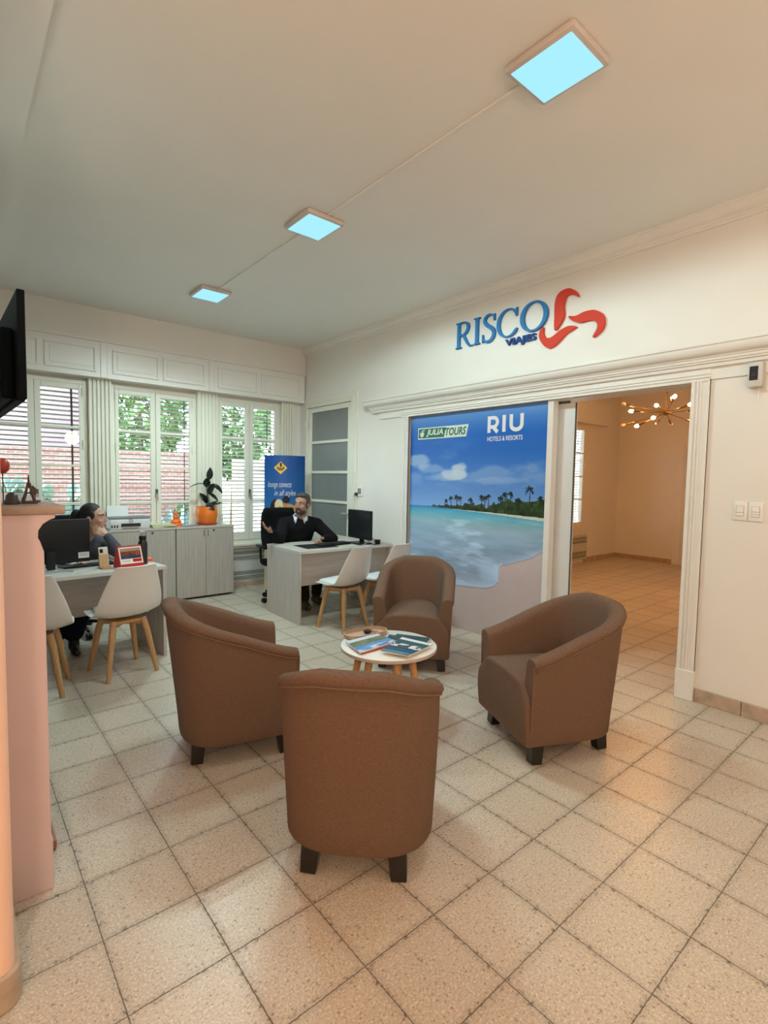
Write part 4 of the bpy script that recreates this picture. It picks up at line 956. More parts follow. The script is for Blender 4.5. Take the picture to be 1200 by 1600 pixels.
m = MB(); m.box(-.19, .06, .120, .03, .068, .262, T=Matrix.Rotation(math.radians(-6), 4, 'X')); m.build('paper_sheets', 'paper_white', t)
for k, (x, y, a) in enumerate(((.36, 5.77, .2), (.385, 5.76, -.12), (.36, 5.78, .05))):
    tag(MB().box(-.13, -.09, 0, .13, .09, .012, T=Matrix.Translation((x, y, ZB+k*.0125)) @ Matrix.Rotation(a, 4, 'Z'), bev=.002).build('folder', 'paper_cream'), ('bottom yellowish folder in the pile beside the printer', 'middle yellowish folder in the pile beside the printer', 'topmost yellowish folder in the pile beside the printer')[k], 'folder', 'folders beside the printer')
t = thing('figurine', 'orange stacked ornament on the cabinet between printer and plant', 'figurine', (.548, 5.80, ZB))
MB().lathe([(0, 0), (.078, 0), (.080, .022), (.066, .034), (0, .034)], n=20, sy=.8).build('ornament_base', 'orange_resin', t, smooth=True)
MB().lathe([(0, .030), (.060, .032), (.066, .055), (.050, .076), (.032, .086), (.040, .10), (.036, .118), (.022, .128), (0, .13)], n=20, sy=.8).build('ornament_body', 'orange_resin', t, smooth=True)
MB().lathe([(0, .124), (.020, .126), (.024, .148), (.016, .168), (.008, .178), (.005, .19), (0, .192)], n=16).build('ornament_head', 'orange_resin', t, smooth=True)
tag(MB().box(-.10, -.07, 0, .10, .07, .006, T=Matrix.Translation((.70, 5.74, ZB)) @ Matrix.Rotation(.05, 4, 'Z')).build('booklet', 'ink_grey'), 'flat grey booklet on cabinet between ornament and orange pot', 'booklet')
t = thing('potted_plant', 'rubber plant with dark leaves in a glossy orange pot on cabinet', 'plant', (.935, 5.815, ZB))
MB().lathe([(0, .0), (.112, 0), (.116, .006), (.122, .028), (0, .028)], n=40).build('saucer', 'orange_dark', t, smooth=True)
MB().lathe([(0, .026), (.112, .027), (.128, .07), (.136, .125), (.134, .165), (.126, .205), (.121, .228), (.117, .228), (.118, .205), (0, .205)], n=40).build('pot', 'orange_ceramic', t, smooth=True)
MB().lathe([(.117, .208), (0, .212)], n=24).build('soil', 'soil', t)
MB().tube(catmull([(0, 0, .20), (.006, 0, .33), (.004, .0, .46), (.018, 0, .58), (.024, 0, .66)], 6), [.008]*25, 8).build('stem', 'stem', t, smooth=True)
def leaf(par, base, tip, wd, droop=.03, roll=0):
    base = Vector(base); tip = Vector(tip); d = tip-base; L = d.length; d.normalize(); side = d.cross(Vector((0, -.5, 1))).normalized()
    side = Matrix.Rotation(roll, 3, d) @ side; up = side.cross(d)
    rows = []
    for s in np.linspace(0, 1, 11):
        w_ = wd*math.sin(PI*min(1, s**.85))**.75 if 0 < s < 1 else .002
        c_ = base+d*L*s+up*(droop*math.sin(PI*s)); rows.append([c_+side*w_*q+up*(.25*w_*abs(q)) for q in (-1, -.5, 0, .5, 1)])
    m = MB(); m.grid(rows); o = m.build('leaf', 'leaf_dark', par, smooth=True, angle=180); so_ = o.modifiers.new('s', 'SOLIDIFY'); so_.thickness = .0018
RX = Vector((.97, -.2, 0))   # leaf spread across the window
def lp(a, z, y=0): return (RX.x*a, RX.y*a+y, z)
for b, tp, wd, dr, ro in ((lp(.024, .56), lp(.035, .72, -.02), .042, 0, .15), (lp(.01, .46), lp(-.035, .585, -.08), .045, .01, 1.3), (lp(.01, .50), lp(-.215, .462), .022, .03, .2), (lp(.02, .50), lp(.185, .385, -.02), .034, .05, .4), (lp(.01, .40), lp(.055, .52, -.10), .044, .0, 1.4),
                         (lp(.005, .26), lp(-.105, .40, -.05), .045, .01, 1.2), (lp(.01, .40), lp(.125, .29, -.04), .026, .02, .3), (lp(.02, .23), lp(.165, .275, -.05), .034, .02, .4), (lp(-.03, .26, -.05), lp(.045, .19, -.13), .04, .03, .9)): leaf(t, b, tp, wd, dr, ro)

# ---------------------------------------------------- standing totem with beach print
def totem_img(h=360, w=140):
    v = np.linspace(1, 0, h)[:, None]*np.ones((1, w)); u = np.linspace(0, 1, w)[None]*np.ones((h, 1)); n = vnoise(h, w, 20, 4, 3)
    top = np.array((.10, .30, .58)); bot = np.array((.16, .50, .74)); f = np.clip((v-.35)/.6, 0, 1)[..., None]; img = bot*(1-f)+top*f
    U = u*.56; Z = v*1.79
    def ov(mask, c): img[mask] = np.array(c)/255
    def el(cu, cz, ru, rz): return ((U-cu)/ru)**2+((Z-cz)/rz)**2 < 1
    ov(el(.12, 1.03, .05, .15) | el(.06, .86, .035, .18), (206, 150, 118)); ov(el(.14, 1.155, .045, .055) | el(.105, 1.09, .03, .09), (52, 30, 34))
    ov(el(.31, 1.06, .12, .09), (206, 158, 96)); ov(el(.28, 1.15, .03, .04), (196, 140, 90)); ov(el(.285, 1.205, .050, .050), (22, 24, 40))
    ov(el(.185, 1.07, .055, .10), (150, 190, 220)); ov(el(.185, 1.135, .055, .075), (232, 216, 176)); ov(el(.20, 1.09, .022, .03), (205, 165, 130)); ov(el(.40, 1.02, .10, .09), (202, 160, 110)); ov(el(.16, .93, .12, .16), (190, 200, 215)); ov(el(.36, .88, .12, .18), (196, 150, 110))
    ov((Z < .72), (214, 196, 160))
    return lin(np.clip(img, 0, 1))
tt = thing('totem_display', 'tall curved blue advertising totem with yellow diamond behind the seated man', 'display stand', (1.915, 5.60, 0), math.radians(-20))
def tf(u, v): a = (u-.5)*2; return (a*.27, -.085*(1-a*a)-.004, v*1.79)
picture('print', totem_img(), tf, 'printed', tt)
m = MB(); rows = []
for a in np.linspace(-1, 1, 17): rows.append([(a*.27, -.085*(1-a*a), 0), (a*.27, -.085*(1-a*a), 1.79)])
for a in np.linspace(1, -1, 17): rows.append([(a*.27, .085*(1-a*a), 0), (a*.27, .085*(1-a*a), 1.79)])
V = m.grid(rows, cu=True); m.bm.faces.new([r[1] for r in V]); m.build('board', 'banner_edge', tt)
def tp3(a, b, k): x = a-.27; q = x/.27; return (x, -.085*(1-q*q)-(.006, .009)[k], b)
m = MB(); m.prism([(.115, 1.625), (.200, 1.710), (.285, 1.625), (.200, 1.540)], tp3); m.build('yellow_diamond', 'yellow_sign', tt, bevel=.0)
def tp4(a, b, k): x = a-.27; q = x/.27; return (x, -.085*(1-q*q)-(.009, .0105)[k], b)
m = MB(); m.prism([(.190, 1.640), (.212, 1.640), (.214, 1.690), (.188, 1.690)], tp4)
for z, a, b in ((1.612, .163, .238), (1.590, .170, .232)):
    x = a
    while x < b-.006: m.prism([(x, z), (x+.009, z), (x+.009, z+.016), (x, z+.016)], tp4); x += .013
m.build('diamond_print', 'ink_black', tt)
def script(txt, x0, x1, z0, z1):
    me = fit(text_mesh(txt, .1, 0, .35, -.0005), x0, x1, z0, z1); co = np.empty(len(me.vertices)*3); me.vertices.foreach_get('co', co); co = co.reshape(-1, 3)
    x = co[:, 0]-.27; q = x/.27; out = np.stack([x, -.085*(1-q*q)-.009, co[:, 1]+ .04*(co[:, 0]-x0)*0], 1); me.vertices.foreach_set('co', out.ravel()); me.update(); mesh_obj('slogan', me, 'logo_white', tt)
script('lounge connects', .04, .345, 1.345, 1.445); script('in all styles', .12, .405, 1.235, 1.330)

# ---------------------------------------------------- television on its arm above the fireplace
t = thing('television', 'black flat television on wall arm at the left edge, seen edge-on', 'television', (-1.314, 2.53, 2.01), math.radians(-88.5))
MB().box(-.52, -.012, -.212, .52, .016, .225, bev=.004).build('screen_panel', 'tv_back', t)
MB().box(-.505, .0155, -.197, .505, .0175, .210).build('screen', 'black_gloss', t)
MB().box(-.42, -.060, -.205, .42, -.012, .09, bev=.012).build('rear_housing', 'tv_back', t)
MB().box(-.50, -.020, -.218, .50, .010, -.205).build('bottom_bezel', 'tv_back', t)
m = MB(); m.box(-.10, -.072, -.10, .10, -.058, .10); m.box(-.03, -.13, -.03, .03, -.07, .03); m.build('wall_bracket', 'grille_dark', t)

# ---------------------------------------------------- fireplace
fp = thing('fireplace', 'salmon painted fireplace column with marble mantel shelf at the left edge', 'fireplace', (-1.37, 1.55, 0))
m = MB(); prof = [(-.075, .13), (.080, .13)]
pz = [(.083, 0), (.083, .185), (.078, .195), (.077, 1.225), (.066, 1.262), (.060, 1.275), (.062, 1.30), (.075, 1.322), (.098, 1.338), (.112, 1.342), (.112, 1.356), (-.07, 1.356), (-.07, 0)]
m.prism(pz, lambda a, b, k: (a, (0, .20)[k], b)); m.build('column', 'column_salmon', fp, bevel=.003)
m = MB(); m.box(-.06, .20, 0, .02, 1.30, 1.356); m.build('chimney_face', 'column_salmon', fp)
m = MB(); m.prism(pz, lambda a, b, k: (a, (1.10, 1.30)[k], b)); m.build('column', 'column_salmon', fp, bevel=.003)
MB().box(-.07, -.012, 1.356, .142, 1.32, 1.386, bev=.006).build('mantel_shelf', 'marble', fp, smooth=True)
m = MB(); m.box(.02, .21, 0, .122, 1.10, .045, bev=.01)
m.build('hearth', 'hearth_brick', fp)
ZM = 1.3865
t = thing('tower_figurine', 'dark wooden lattice tower ornament on the mantel shelf', 'figurine', (-1.318, 1.70, ZM))
def lat(m, x, y, w, h, wt):
    for sx in (-1, 1):
        for sy in (-1, 1): m.tube([(x+sx*w, y+sy*w, 0), (x+sx*w*.45, y+sy*w*.45, h*.38), (x+sx*w*.16, y+sy*w*.16, h*.75)], [wt, wt*.8, wt*.6], 6)
m = MB(); lat(m, 0, 0, .020, .10, .0055); m.box(-.023, -.023, 0, .023, .023, .010); m.box(-.012, -.012, .036, .012, .012, .042); m.box(-.008, -.008, .056, .008, .008, .062); m.tube([(0, 0, .06), (0, 0, .105)], [.005, .0018], 8); m.build('tower', 'figurine_brown', t)
m = MB(); m.tube([(-.018, -.022, .010)]+[(.018*math.cos(a), -.022, .010+.018*math.sin(a)) for a in np.linspace(PI, 0, 9)], .003, 6); m.build('arch', 'figurine_brown', t)
m = MB(); m.box(.004, .0, .03, .022, .014, .052); m.prism([(.002, .052), (.024, .052), (.013, .066)], lambda a, b, k: (a, (0, .014)[k], b)); m.box(.022, -.01, .004, .034, .002, .012); m.build('gabled_house', 'figurine_brown', t)
t = thing('dome_figurine', 'dark rounded ornament on the mantel beside the near wall edge', 'figurine', (-1.372, 1.66, ZM)); MB().lathe([(0, 0), (.024, 0), (.025, .008), (.019, .018), (.018, .030), (.010, .040), (0, .044)], n=16).build('dome', 'figurine_dark', t, smooth=True)
t = thing('glass_tumbler', 'clear glass tumbler on the mantel between the two dark ornaments', 'glass', (-1.352, 1.73, ZM)); MB().lathe([(0, 0), (.015, 0), (.021, .052), (.0195, .052), (.0138, .003), (0, .003)], n=20).build('tumbler', 'tumbler_glass', t, smooth=True)
t = thing('balloon_ornament', 'red balloon-shaped ornament on thin rod above the mantel', 'ornament', (-1.392, 1.72, ZM)); MB().ball((0, 0, .135), (.022, .022, .028)).build('balloon', 'ornament_red', t, smooth=True); MB().tube([(0, 0, 0), (0, 0, .11)], .0022, 6).build('rod', 'figurine_dark', t)

# ---------------------------------------------------- chandelier in the next room
cd = thing('chandelier', 'brass sputnik chandelier with glowing bulbs in the room beyond the doorway', 'chandelier', (5.45, 2.19, 2.405))
MB().tube([(0, 0, 0), (0, 0, ZC-2.405)], .008, 8).build('rod', 'brass', cd); MB().lathe([(0, .895), (.06, .885), (.065, .86), (0, .86)], n=20).build('canopy', 'brass', cd)
MB().ball((0, 0, 0), (.045, .045, .035)).build('hub', 'brass', cd, smooth=True)
cr = Vector((.764, -.645, 0)); cf = Vector((.645, .764, 0))
ARMS = [(.235, .235, .30, 1), (-.135, .135, -.42, 1), (.13, .065, -.30, 1), (-.30, .04, -.33, 1), (-.265, .065, .38, 1), (-.475, .125, .15, 0), (-.495, -.155, .10, 0), (-.315, -.105, -.30, 1), (-.16, -.125, .42, 1), (.145, -.165, -.38, 1), (.125, -.08, .46, 0), (.30, .125, -.40, 0), (.26, -.10, .35, 0), (.46, .06, .15, 1)]
for a, b, c_, on in ARMS:
    v = cr*a+Vector((0, 0, b))+cf*c_; d_ = v.normalized(); L = v.length
    arm = MB().tube([d_*.03, d_*(L-.10)], .0055, 8).build('arm', 'brass', cd, smooth=True)
    MB().tube([d_*(L-.13), d_*(L-.03)], .014, 10).build('socket', 'brass', arm, smooth=True)
    m = MB(); m.ball(v, (.021, .021, .034), 12, 8, d_.to_track_quat('Z', 'Y').to_matrix().to_4x4()); m.build('bulb', 'bulb_lit' if on else 'bulb_unlit', arm, smooth=True)

# ---------------------------------------------------- office chairs
def office_chair(label, loc, rz, back_w=.46, back_h=.50, back_rz=0):
    t = thing('office_chair', label, 'chair', loc, rz)
    MB().box(-.24, -.22, .43, .24, .25, .49, bev=.025).build('seat', 'black_fabric', t, smooth=True)
    m = MB(); rows = []
    for z in np.linspace(0, 1, 9):
        hw = back_w/2*(1-.10*(2*z-1)**4-.05*(z > .9)); rows.append([(hw*s, -.235-.05*math.sin(PI*z*.9)+.055*abs(s)**2, .60+back_h*z) for s in np.linspace(-1, 1, 13)])
    m.grid(rows); o = m.build('backrest', 'black_fabric', t, smooth=True, angle=180); so_ = o.modifiers.new('s', 'SOLIDIFY'); so_.thickness = .03
    MB().tube([(0, -.02, .42), (0, -.24, .43), (0, -.30, .55), (0, -.285, .75)], .018, 8).build('back_support', 'black_plastic', t, smooth=True)
    MB().tube([(0, 0, .10), (0, 0, .43)], [.026, .02], 12).build('gas_column', 'black_plastic', t, smooth=True)
    for k in range(5):
        a = 2*PI*k/5+.3; x, y = math.cos(a), math.sin(a)
        b = MB().tube([(0, 0, .115), (x*.15, y*.15, .10), (x*.27, y*.27, .075)], [.02, .016, .012], 8).build('base_arm', 'black_plastic', t, smooth=True)
        m = MB(); 
        for q in (-.013, .013): m.tube([(x*.28-y*(q-.008), y*.28+x*(q-.008), .03), (x*.28-y*(q+.008), y*.28+x*(q+.008), .03)], .029, 14)
        m.build('caster', 'black_plastic', b, smooth=True)
    for s in (-1, 1):
        MB().tube(catmull([(s*.22, .02, .44), (s*.275, .0, .47), (s*.285, -.02, .60), (s*.285, -.02, .655)], 5), .013, 8).build('armrest_post', 'black_plastic', t, smooth=True)
        MB().box(s*.285-.03, -.13, .655, s*.285+.03, .11, .685, bev=.010).build('armrest', 'black_plastic', t, smooth=True)
    return t
office_chair('black office chair of the man, backrest beside his shoulder', (1.58, 5.02, 0), math.radians(170), .44, .52)
office_chair('black office chair of the woman with the ponytail', (-.64, 4.92, 0), math.radians(188), .60, .50)

# ---------------------------------------------------- people (one continuous skin each)
class Blob:
    def __init__(s): s.bm = bmesh.new()
    def ball(s, c, r, R=None):
        rx, ry, rz = r if isinstance(r, (tuple, list)) else (r, r, r)
        bmesh.ops.create_uvsphere(s.bm, u_segments=20, v_segments=14, radius=1, matrix=Matrix.Translation(c) @ (R.to_4x4() if R else Matrix.Identity(4)) @ Matrix.Diagonal((rx, ry, rz, 1))); return s
    def cap(s, p0, p1, r0, r1, n=14):
        p0 = Vector(p0); p1 = Vector(p1); d = p1-p0; L = d.length; q = d.to_track_quat('Z', 'Y').to_matrix().to_4x4(); rings = []
        prof = [(r0*math.cos(a), r0*math.sin(a)) for a in np.linspace(-PI/2+.001, 0, 6)]+[(r1*math.cos(a), L+r1*math.sin(a)) for a in np.linspace(0, PI/2-.001, 6)]
        T = Matrix.Translation(p0) @ q
        for r, z in prof: rings.append([s.bm.verts.new(T @ Vector((max(r, 1e-4)*math.cos(2*PI*k/n), max(r, 1e-4)*math.sin(2*PI*k/n), z))) for k in range(n)])
        for a, b in zip(rings, rings[1:]):
            for k in range(n): s.bm.faces.new((a[k], a[(k+1) % n], b[(k+1) % n], b[k]))
        s.bm.faces.new(rings[0][::-1]); s.bm.faces.new(rings[-1]); return s
    def chain(s, P, r):
        for i in range(len(P)-1): s.cap(P[i], P[i+1], r[i], r[i+1])
        return s
    def build(s, name, m, parent, vox=.006, it=4, fac=.5):
        me = bpy.data.meshes.new(name); bmesh.ops.recalc_face_normals(s.bm, faces=s.bm.faces); s.bm.to_mesh(me); s.bm.free()
        o = bpy.data.objects.new(name, me); COL.objects.link(o)
        rm = o.modifiers.new('r', 'REMESH'); rm.mode = 'VOXEL'; rm.voxel_size = vox; rm.use_smooth_shade = True
        if it: sm = o.modifiers.new('s', 'SMOOTH'); sm.factor = fac; sm.iterations = it
        dg = bpy.context.evaluated_depsgraph_get(); me2 = bpy.data.meshes.new_from_object(o.evaluated_get(dg)); bpy.data.objects.remove(o)
        me2.name = name; me2.materials.clear(); me2.materials.append(M[m])
        for p in me2.polygons: p.use_smooth = True
        o = bpy.data.objects.new(name, me2); COL.objects.link(o); o.parent = parent; return o
def frame(fwd, up=(0, 0, 1)):
    f = Vector(fwd).normalized(); x = f.cross(Vector(up)).normalized(); z = x.cross(f); return Matrix((x, f, z)).transposed()
def hand(B, wrist, d, palm_n, thumb_side, curl, s=1.0, spread=.10):
    """palm along d, facing palm_n; thumb on thumb_side (+1/-1 across); fingers curl towards palm_n"""
    d = Vector(d).normalized(); n = Vector(palm_n); n = (n-d*n.dot(d)).normalized(); a = d.cross(n).normalized()*thumb_side; w = Vector(wrist)
    for q, ln in ((.030, .078), (.011, .084), (-.009, .080), (-.027, .072)): B.cap(w+a*q*.55*s, w+d*ln*s+a*q*s, .015*s, .0125*s)
    B.cap(w-d*.01*s, w+d*.03*s, .022*s, .022*s)
    for q, ln, fl, cu in ((.031, .080, .066, .8), (.011, .087, .076, .95), (-.010, .083, .071, 1.05), (-.029, .073, .056, 1.15)):
        p = w+d*ln*s+a*q*s; ang = 0; P = [p]
        for k, part in enumerate((.46, .30, .24)):
            ang += curl*cu*(.55, .7, .5)[k]; dd = (d*math.cos(ang)+n*math.sin(ang)+a*spread*q*14*(.5 if k == 0 else .2)).normalized(); p = p+dd*fl*part*s; P.append(p)
        B.chain(P, [.0098*s, .0092*s, .0084*s, .0072*s])
    p = w+d*.022*s+a*.022*s; P = [p, p+(d*.55+a*.80+n*.25).normalized()*.036*s, p+(d*.55+a*.80+n*.25).normalized()*.036*s+(d*.85+a*.35+n*.45).normalized()*.030*s]; P.append(P[-1]+(d*.9+a*.05+n*.5).normalized()*.024*s)
    B.chain(P, [.0145*s, .0115*s, .0102*s, .0082*s])
def head(B, H, R, s, female=False):
    g = lambda x, y, z: H+R @ (Vector((x, y, z))*s)
    e = lambda c, r: B.ball(g(*c), tuple(q*s for q in r), R)
    e((0, -.018, .028), (.074, .093, .088)); e((0, .018, -.020), (.062, .072, .085)); e((0, .044, -.082), (.040, .040, .030)); e((0, .010, -.068), (.056, .058, .042))
    k = .72 if female else 1.0
    for sx in (-1, 1):
        e((sx*.036, .058, -.022), (.026, .026, .024)); e((sx*.076, -.010, -.008), (.010, .022, .032)); B.cap(g(sx*.012, .081, .036), g(sx*.046, .066, .034), .0085*s, .0080*s)
    B.chain([g(0, .084, .028), g(0, .094, .004), g(0, .104-.004*(1-k), -.018)], [.009*s*k, .010*s*k, .0125*s*k]); e((.009*k, .091, -.024), (.009*k, .010*k, .007*k)); e((-.009*k, .091, -.024), (.009*k, .010*k, .007*k))
    B.cap(g(-.014, .082, -.052), g(.014, .082, -.052), .0095*s, .0095*s); B.cap(g(-.012, .080, -.063), g(.012, .080, -.063), .0095*s, .0095*s); e((0, .072, -.098), (.022, .018, .016))
    return g
def face_parts(root, g, R, s, brow, beard=False):
    for sx in (-1, 1):
        m = MB(); m.ball(g(sx*.031, .0765, .012), (.0105*s, .0075*s, .0058*s), 12, 8, R.to_4x4()); ey = m.build('eye', 'eye_white', root, smooth=True)
        m = MB(); m.ball(g(sx*.031, .0815, .012), (.0052*s, .0040*s, .0052*s), 10, 6, R.to_4x4()); m.build('iris', 'eye_dark', ey, smooth=True)
        MB().tube([g(sx*.013, .0885, .037), g(sx*.032, .0835, .041), g(sx*.050, .070, .034)], [.0030*s, .0036*s, .0022*s], 6).build('eyebrow', brow, root, smooth=True)
    MB().tube([g(-.024, .084, -.057), g(-.010, .0925, -.0555), g(0, .0935, -.057), (g(.010, .0925, -.0555)), g(.024, .084, -.057)], [.002*s, .0042*s, .0042*s, .0042*s, .002*s], 6).build('lips', 'lip', root, smooth=True)

# -- man behind the right desk
man = thing('person', 'bearded person in black sweater over pale collar gesturing behind the right desk', 'person', (0, 0, 0))
hs = 1.06; H = Vector((1.590, 4.62, 1.190)); R = frame((-.84, -.50, -.08))
NB = Vector((1.615, 4.70, 1.02)); SL, SR = Vector((1.80, 4.63, .945)), Vector((1.44, 4.77, .95)); EL, ER = Vector((1.93, 4.47, .785)), Vector((1.31, 4.62, .80))
WL, WR = Vector((1.765, 4.425, .800)), Vector((1.170, 4.555, .895)); PV = Vector((1.62, 5.0, .56))
KL, KR = Vector((1.80, 4.56, .53)), Vector((1.52, 4.52, .53)); AL, AR = Vector((1.80, 4.62, .10)), Vector((1.56, 4.50, .10))
def torso(B, o, NB, SL, SR, PV, fw):
    C = (SL+SR)/2; fw = Vector(fw)
    B.chain([PV+Vector((0, 0, .06)), PV*.6+C*.4, PV*.25+C*.75, C-Vector((0, 0, .03))], [.150+o, .150+o, .150+o, .115+o])
    ax = (SL-SR).normalized()
    for k in (-1, 1):
        B.chain([PV+ax*k*.06+Vector((0, 0, .05)), PV*.3+C*.7+ax*k*.07, C+ax*k*.07-Vector((0, 0, .03))], [.125+o, .125+o, .100+o])
    B.chain([SR, C+Vector((0, 0, .03)), SL], [.072+o, .085+o, .072+o]); B.cap(C+Vector((0, 0, .02)), NB, .08+o, .062+o)
B = Blob(); g = head(B, H, R, hs); B.chain([NB-Vector((0, 0, .05)), H+R @ Vector((0, -.02, -.07))], [.062, .058])
torso(B, -.012, NB, SL, SR, PV, (-.4, -.9, 0))
for S_, E_, W_ in ((SL, EL, WL), (SR, ER, WR)): B.chain([S_, E_, W_], [.050, .042, .030])
for k, (K_, A_) in enumerate(((KL, AL), (KR, AR))): B.chain([PV+Vector((.08 if k == 0 else -.08, -.02, 0)), K_, A_], [.082, .058, .040])
hand(B, WR+(WR-ER).normalized()*.012, (-.80, -.12, .50), (-.15, -.25, .95), -1, .45, 1.06, .18)
hand(B, WL+(WL-EL).normalized()*.012, (-.92, -.25, -.02), (.10, -.35, -.9), -1, 1.0, 1.04, .05)
B.build('body', 'skin_tan', man, .0055, 3)
face_parts(man, g, R, hs, 'hair_grey')
B = Blob(); s = hs
for c, r in (((0, -.034, .056), (.079, .090, .074)), ((0, -.062, .005), (.074, .060, .066)), ((.02, .020, .098), (.040, .040, .024)), ((-.02, .020, .098), (.040, .040, .024))): B.ball(g(*c), tuple(q*s for q in r), R)
for sx in (-1, 1): B.ball(g(sx*.070, -.004, .028), (.012*s, .026*s, .042*s), R); B.ball(g(sx*.068, .022, -.012), (.008*s, .010*s, .034*s), R)
B.build('hair', 'hair_grey', man, .0055, 1)
B = Blob()
for c, r in (((0, .050, -.090), (.042, .040, .030)), ((.034, .040, -.078), (.024, .036, .028)), ((-.034, .040, -.078), (.024, .036, .028)), ((0, .074, -.088), (.024, .020, .020))): B.ball(g(*c), tuple(q*s for q in r), R)
B.chain([g(-.030, .072, -.066), g(-.020, .088, -.044), g(0, .094, -.040), g(.020, .088, -.044), g(.030, .072, -.066)], [.010*s, .009*s, .007*s, .009*s, .010*s]); B.build('beard', 'beard', man, .005, 2)
B = Blob(); torso(B, .010, NB-Vector((0, 0, .045)), SL, SR, PV, (0, 0, 0))
for S_, E_, W_ in ((SL, EL, WL), (SR, ER, WR)): B.chain([S_, S_*.5+E_*.5, E_, W_-(W_-E_)*.04], [.077, .068, .060, .043])
B.build('sweater', 'black_fabric', man, .008, 4)
m = MB(); fwv = Vector((-.50, -.866, 0)).normalized(); ax = Vector((.866, -.50, 0)); rows = []
NC = NB+Vector((-.010, -.014, -.004))
for k in range(21):
    a = math.radians(24+312*k/20); fr = .5+.5*math.cos(a); dr = fwv*math.cos(a)+ax*math.sin(a); rr = .072-.004*fr
    up_ = NC+dr*rr+Vector((0, 0, .062-.040*fr)); fold = NC+dr*(rr+.008)+Vector((0, 0, .066-.040*fr)); low = NC+dr*(rr+.024+.014*fr)+Vector((0, 0, .026-.062*fr**1.5))
    rows.append([NC+dr*rr+Vector((0, 0, .0-.045*fr)), up_, fold, (fold+low)/2+dr*.004, low])
m.grid(rows)
for sd in (1, -1):   # pointed flaps
    a = math.radians(24)*sd; dr = fwv*math.cos(a)+ax*math.sin(a); p0 = NC+dr*.074+Vector((0, 0, .024)); 
    a2 = math.radians(62)*sd; d2_ = fwv*math.cos(a2)+ax*math.sin(a2); p1 = NC+d2_*.084+Vector((0, 0, .036)); tip = NC+fwv*.120+ax*.052*sd+Vector((0, 0, -.050)); q = [m.bm.verts.new(p) for p in (p0, p1, tip)]; m.bm.faces.new(q)
o = m.build('shirt_collar', 'shirt_blue', man, smooth=True, angle=180); so_ = o.modifiers.new('s', 'SOLIDIFY'); so_.thickness = .005
B = Blob(); B.chain([PV+Vector((-.09, 0, 0)), PV+Vector((.09, 0, 0))], [.16, .16])
for k, (K_, A_) in enumerate(((KL, AL), (KR, AR))): B.chain([PV+Vector((.08 if k == 0 else -.08, -.02, 0)), K_, A_+Vector((0, 0, .03))], [.105, .078, .062])
B.build('trousers', 'brown_trousers', man, .010, 3)
for A_, d_ in ((AL, (-.1, -1, 0)), (AR, (-.25, -1, 0))):
    B = Blob(); d_ = Vector(d_).normalized(); B.chain([A_+Vector((0, 0, .05)), Vector((A_.x, A_.y, .05))], [.052, .048]); B.chain([Vector((A_.x, A_.y, .045))-d_*.05, Vector((A_.x, A_.y, .045))+d_*.09, Vector((A_.x, A_.y, .038))+d_*.16], [.042, .044, .034]); B.build('boot', 'boot_brown', man, .007, 2)

# -- woman behind the left desk, in profile, chin on her hand
wo = thing('person', 'person with dark ponytail and grey sweater, chin on hand behind left desk', 'person', (0, 0, 0))
hs = 1.0; H = Vector((-.575, 4.50, 1.118)); R = frame((.80, -.58, -.06))
NB = Vector((-.63, 4.585, .945)); SL, SR = Vector((-.475, 4.56, .875)), Vector((-.80, 4.66, .885)); EL, ER = Vector((-.40, 4.36, .800)), Vector((-.90, 4.45, .80))
WL, WR = Vector((-.500, 4.395, .965)), Vector((-.80, 4.27, .80)); PV = Vector((-.64, 4.88, .56))
KL, KR = Vector((-.62, 4.44, .53)), Vector((-.84, 4.44, .53)); AL, AR = Vector((-.770, 4.36, .10)), Vector((-.885, 4.42, .10))
B = Blob(); g = head(B, H, R, hs, True); B.chain([NB-Vector((0, 0, .05)), H+R @ Vector((0, -.022, -.07))], [.052, .046])
torso(B, -.034, NB, SL, SR, PV, (0, 0, 0))
for S_, E_, W_ in ((SL, EL, WL), (SR, ER, WR)): B.chain([S_, E_, W_], [.040, .034, .025])
for k, (K_, A_) in enumerate(((KL, AL), (KR, AR))): B.chain([PV+Vector((.07 if k == 0 else -.07, -.02, 0)), K_, A_], [.075, .052, .036])
hand(B, WL+(WL-EL).normalized()*.010, (-.55, .10, .30), (-.15, .70, -.2), -1, .95, .95, .06)
hand(B, WR+(WR-ER).normalized()*.010, (.5, -.75, -.03), (0, 0, -1), 1, .3, .92, .1)
B.build('body', 'skin_fair', wo, .0055, 3); face_parts(wo, g, R, hs, 'hair_black')
B = Blob(); s = hs
for c, r in (((0, -.032, .048), (.079, .092, .080)), ((0, -.060, .0), (.073, .060, .066))): B.ball(g(*c), tuple(q*s for q in r), R)
for sx in (-1, 1): B.ball(g(sx*.070, -.004, .022), (.012*s, .040*s, .040*s), R)
B.build('hair', 'hair_black', wo, .006, 2)
B = Blob(); B.chain([g(0, -.105, .030), g(0, -.150, .022), g(0, -.172, -.030), g(0, -.165, -.10), g(0, -.15, -.15)], [.026, .042, .038, .028, .012]); B.build('ponytail', 'hair_black', wo, .006, 2)
m = MB(); q = [g(.020*math.cos(a), -.118, .028+.024*math.sin(a)) for a in np.linspace(0, 2*PI, 17)]; m.tube(q, .007, 8); m.build('hair_tie', 'eye_white', wo, smooth=True)
B = Blob(); torso(B, -.012, NB-Vector((0, 0, .02)), SL, SR, PV, (0, 0, 0))
for S_, E_, W_ in ((SL, EL, WL), (SR, ER, WR)): B.chain([S_, S_*.5+E_*.5, E_, W_-(W_-E_)*.05], [.062, .057, .052, .036])
B.build('sweater', 'grey_knit', wo, .008, 4)
B = Blob(); B.chain([PV+Vector((-.08, 0, 0)), PV+Vector((.08, 0, 0))], [.14, .14])
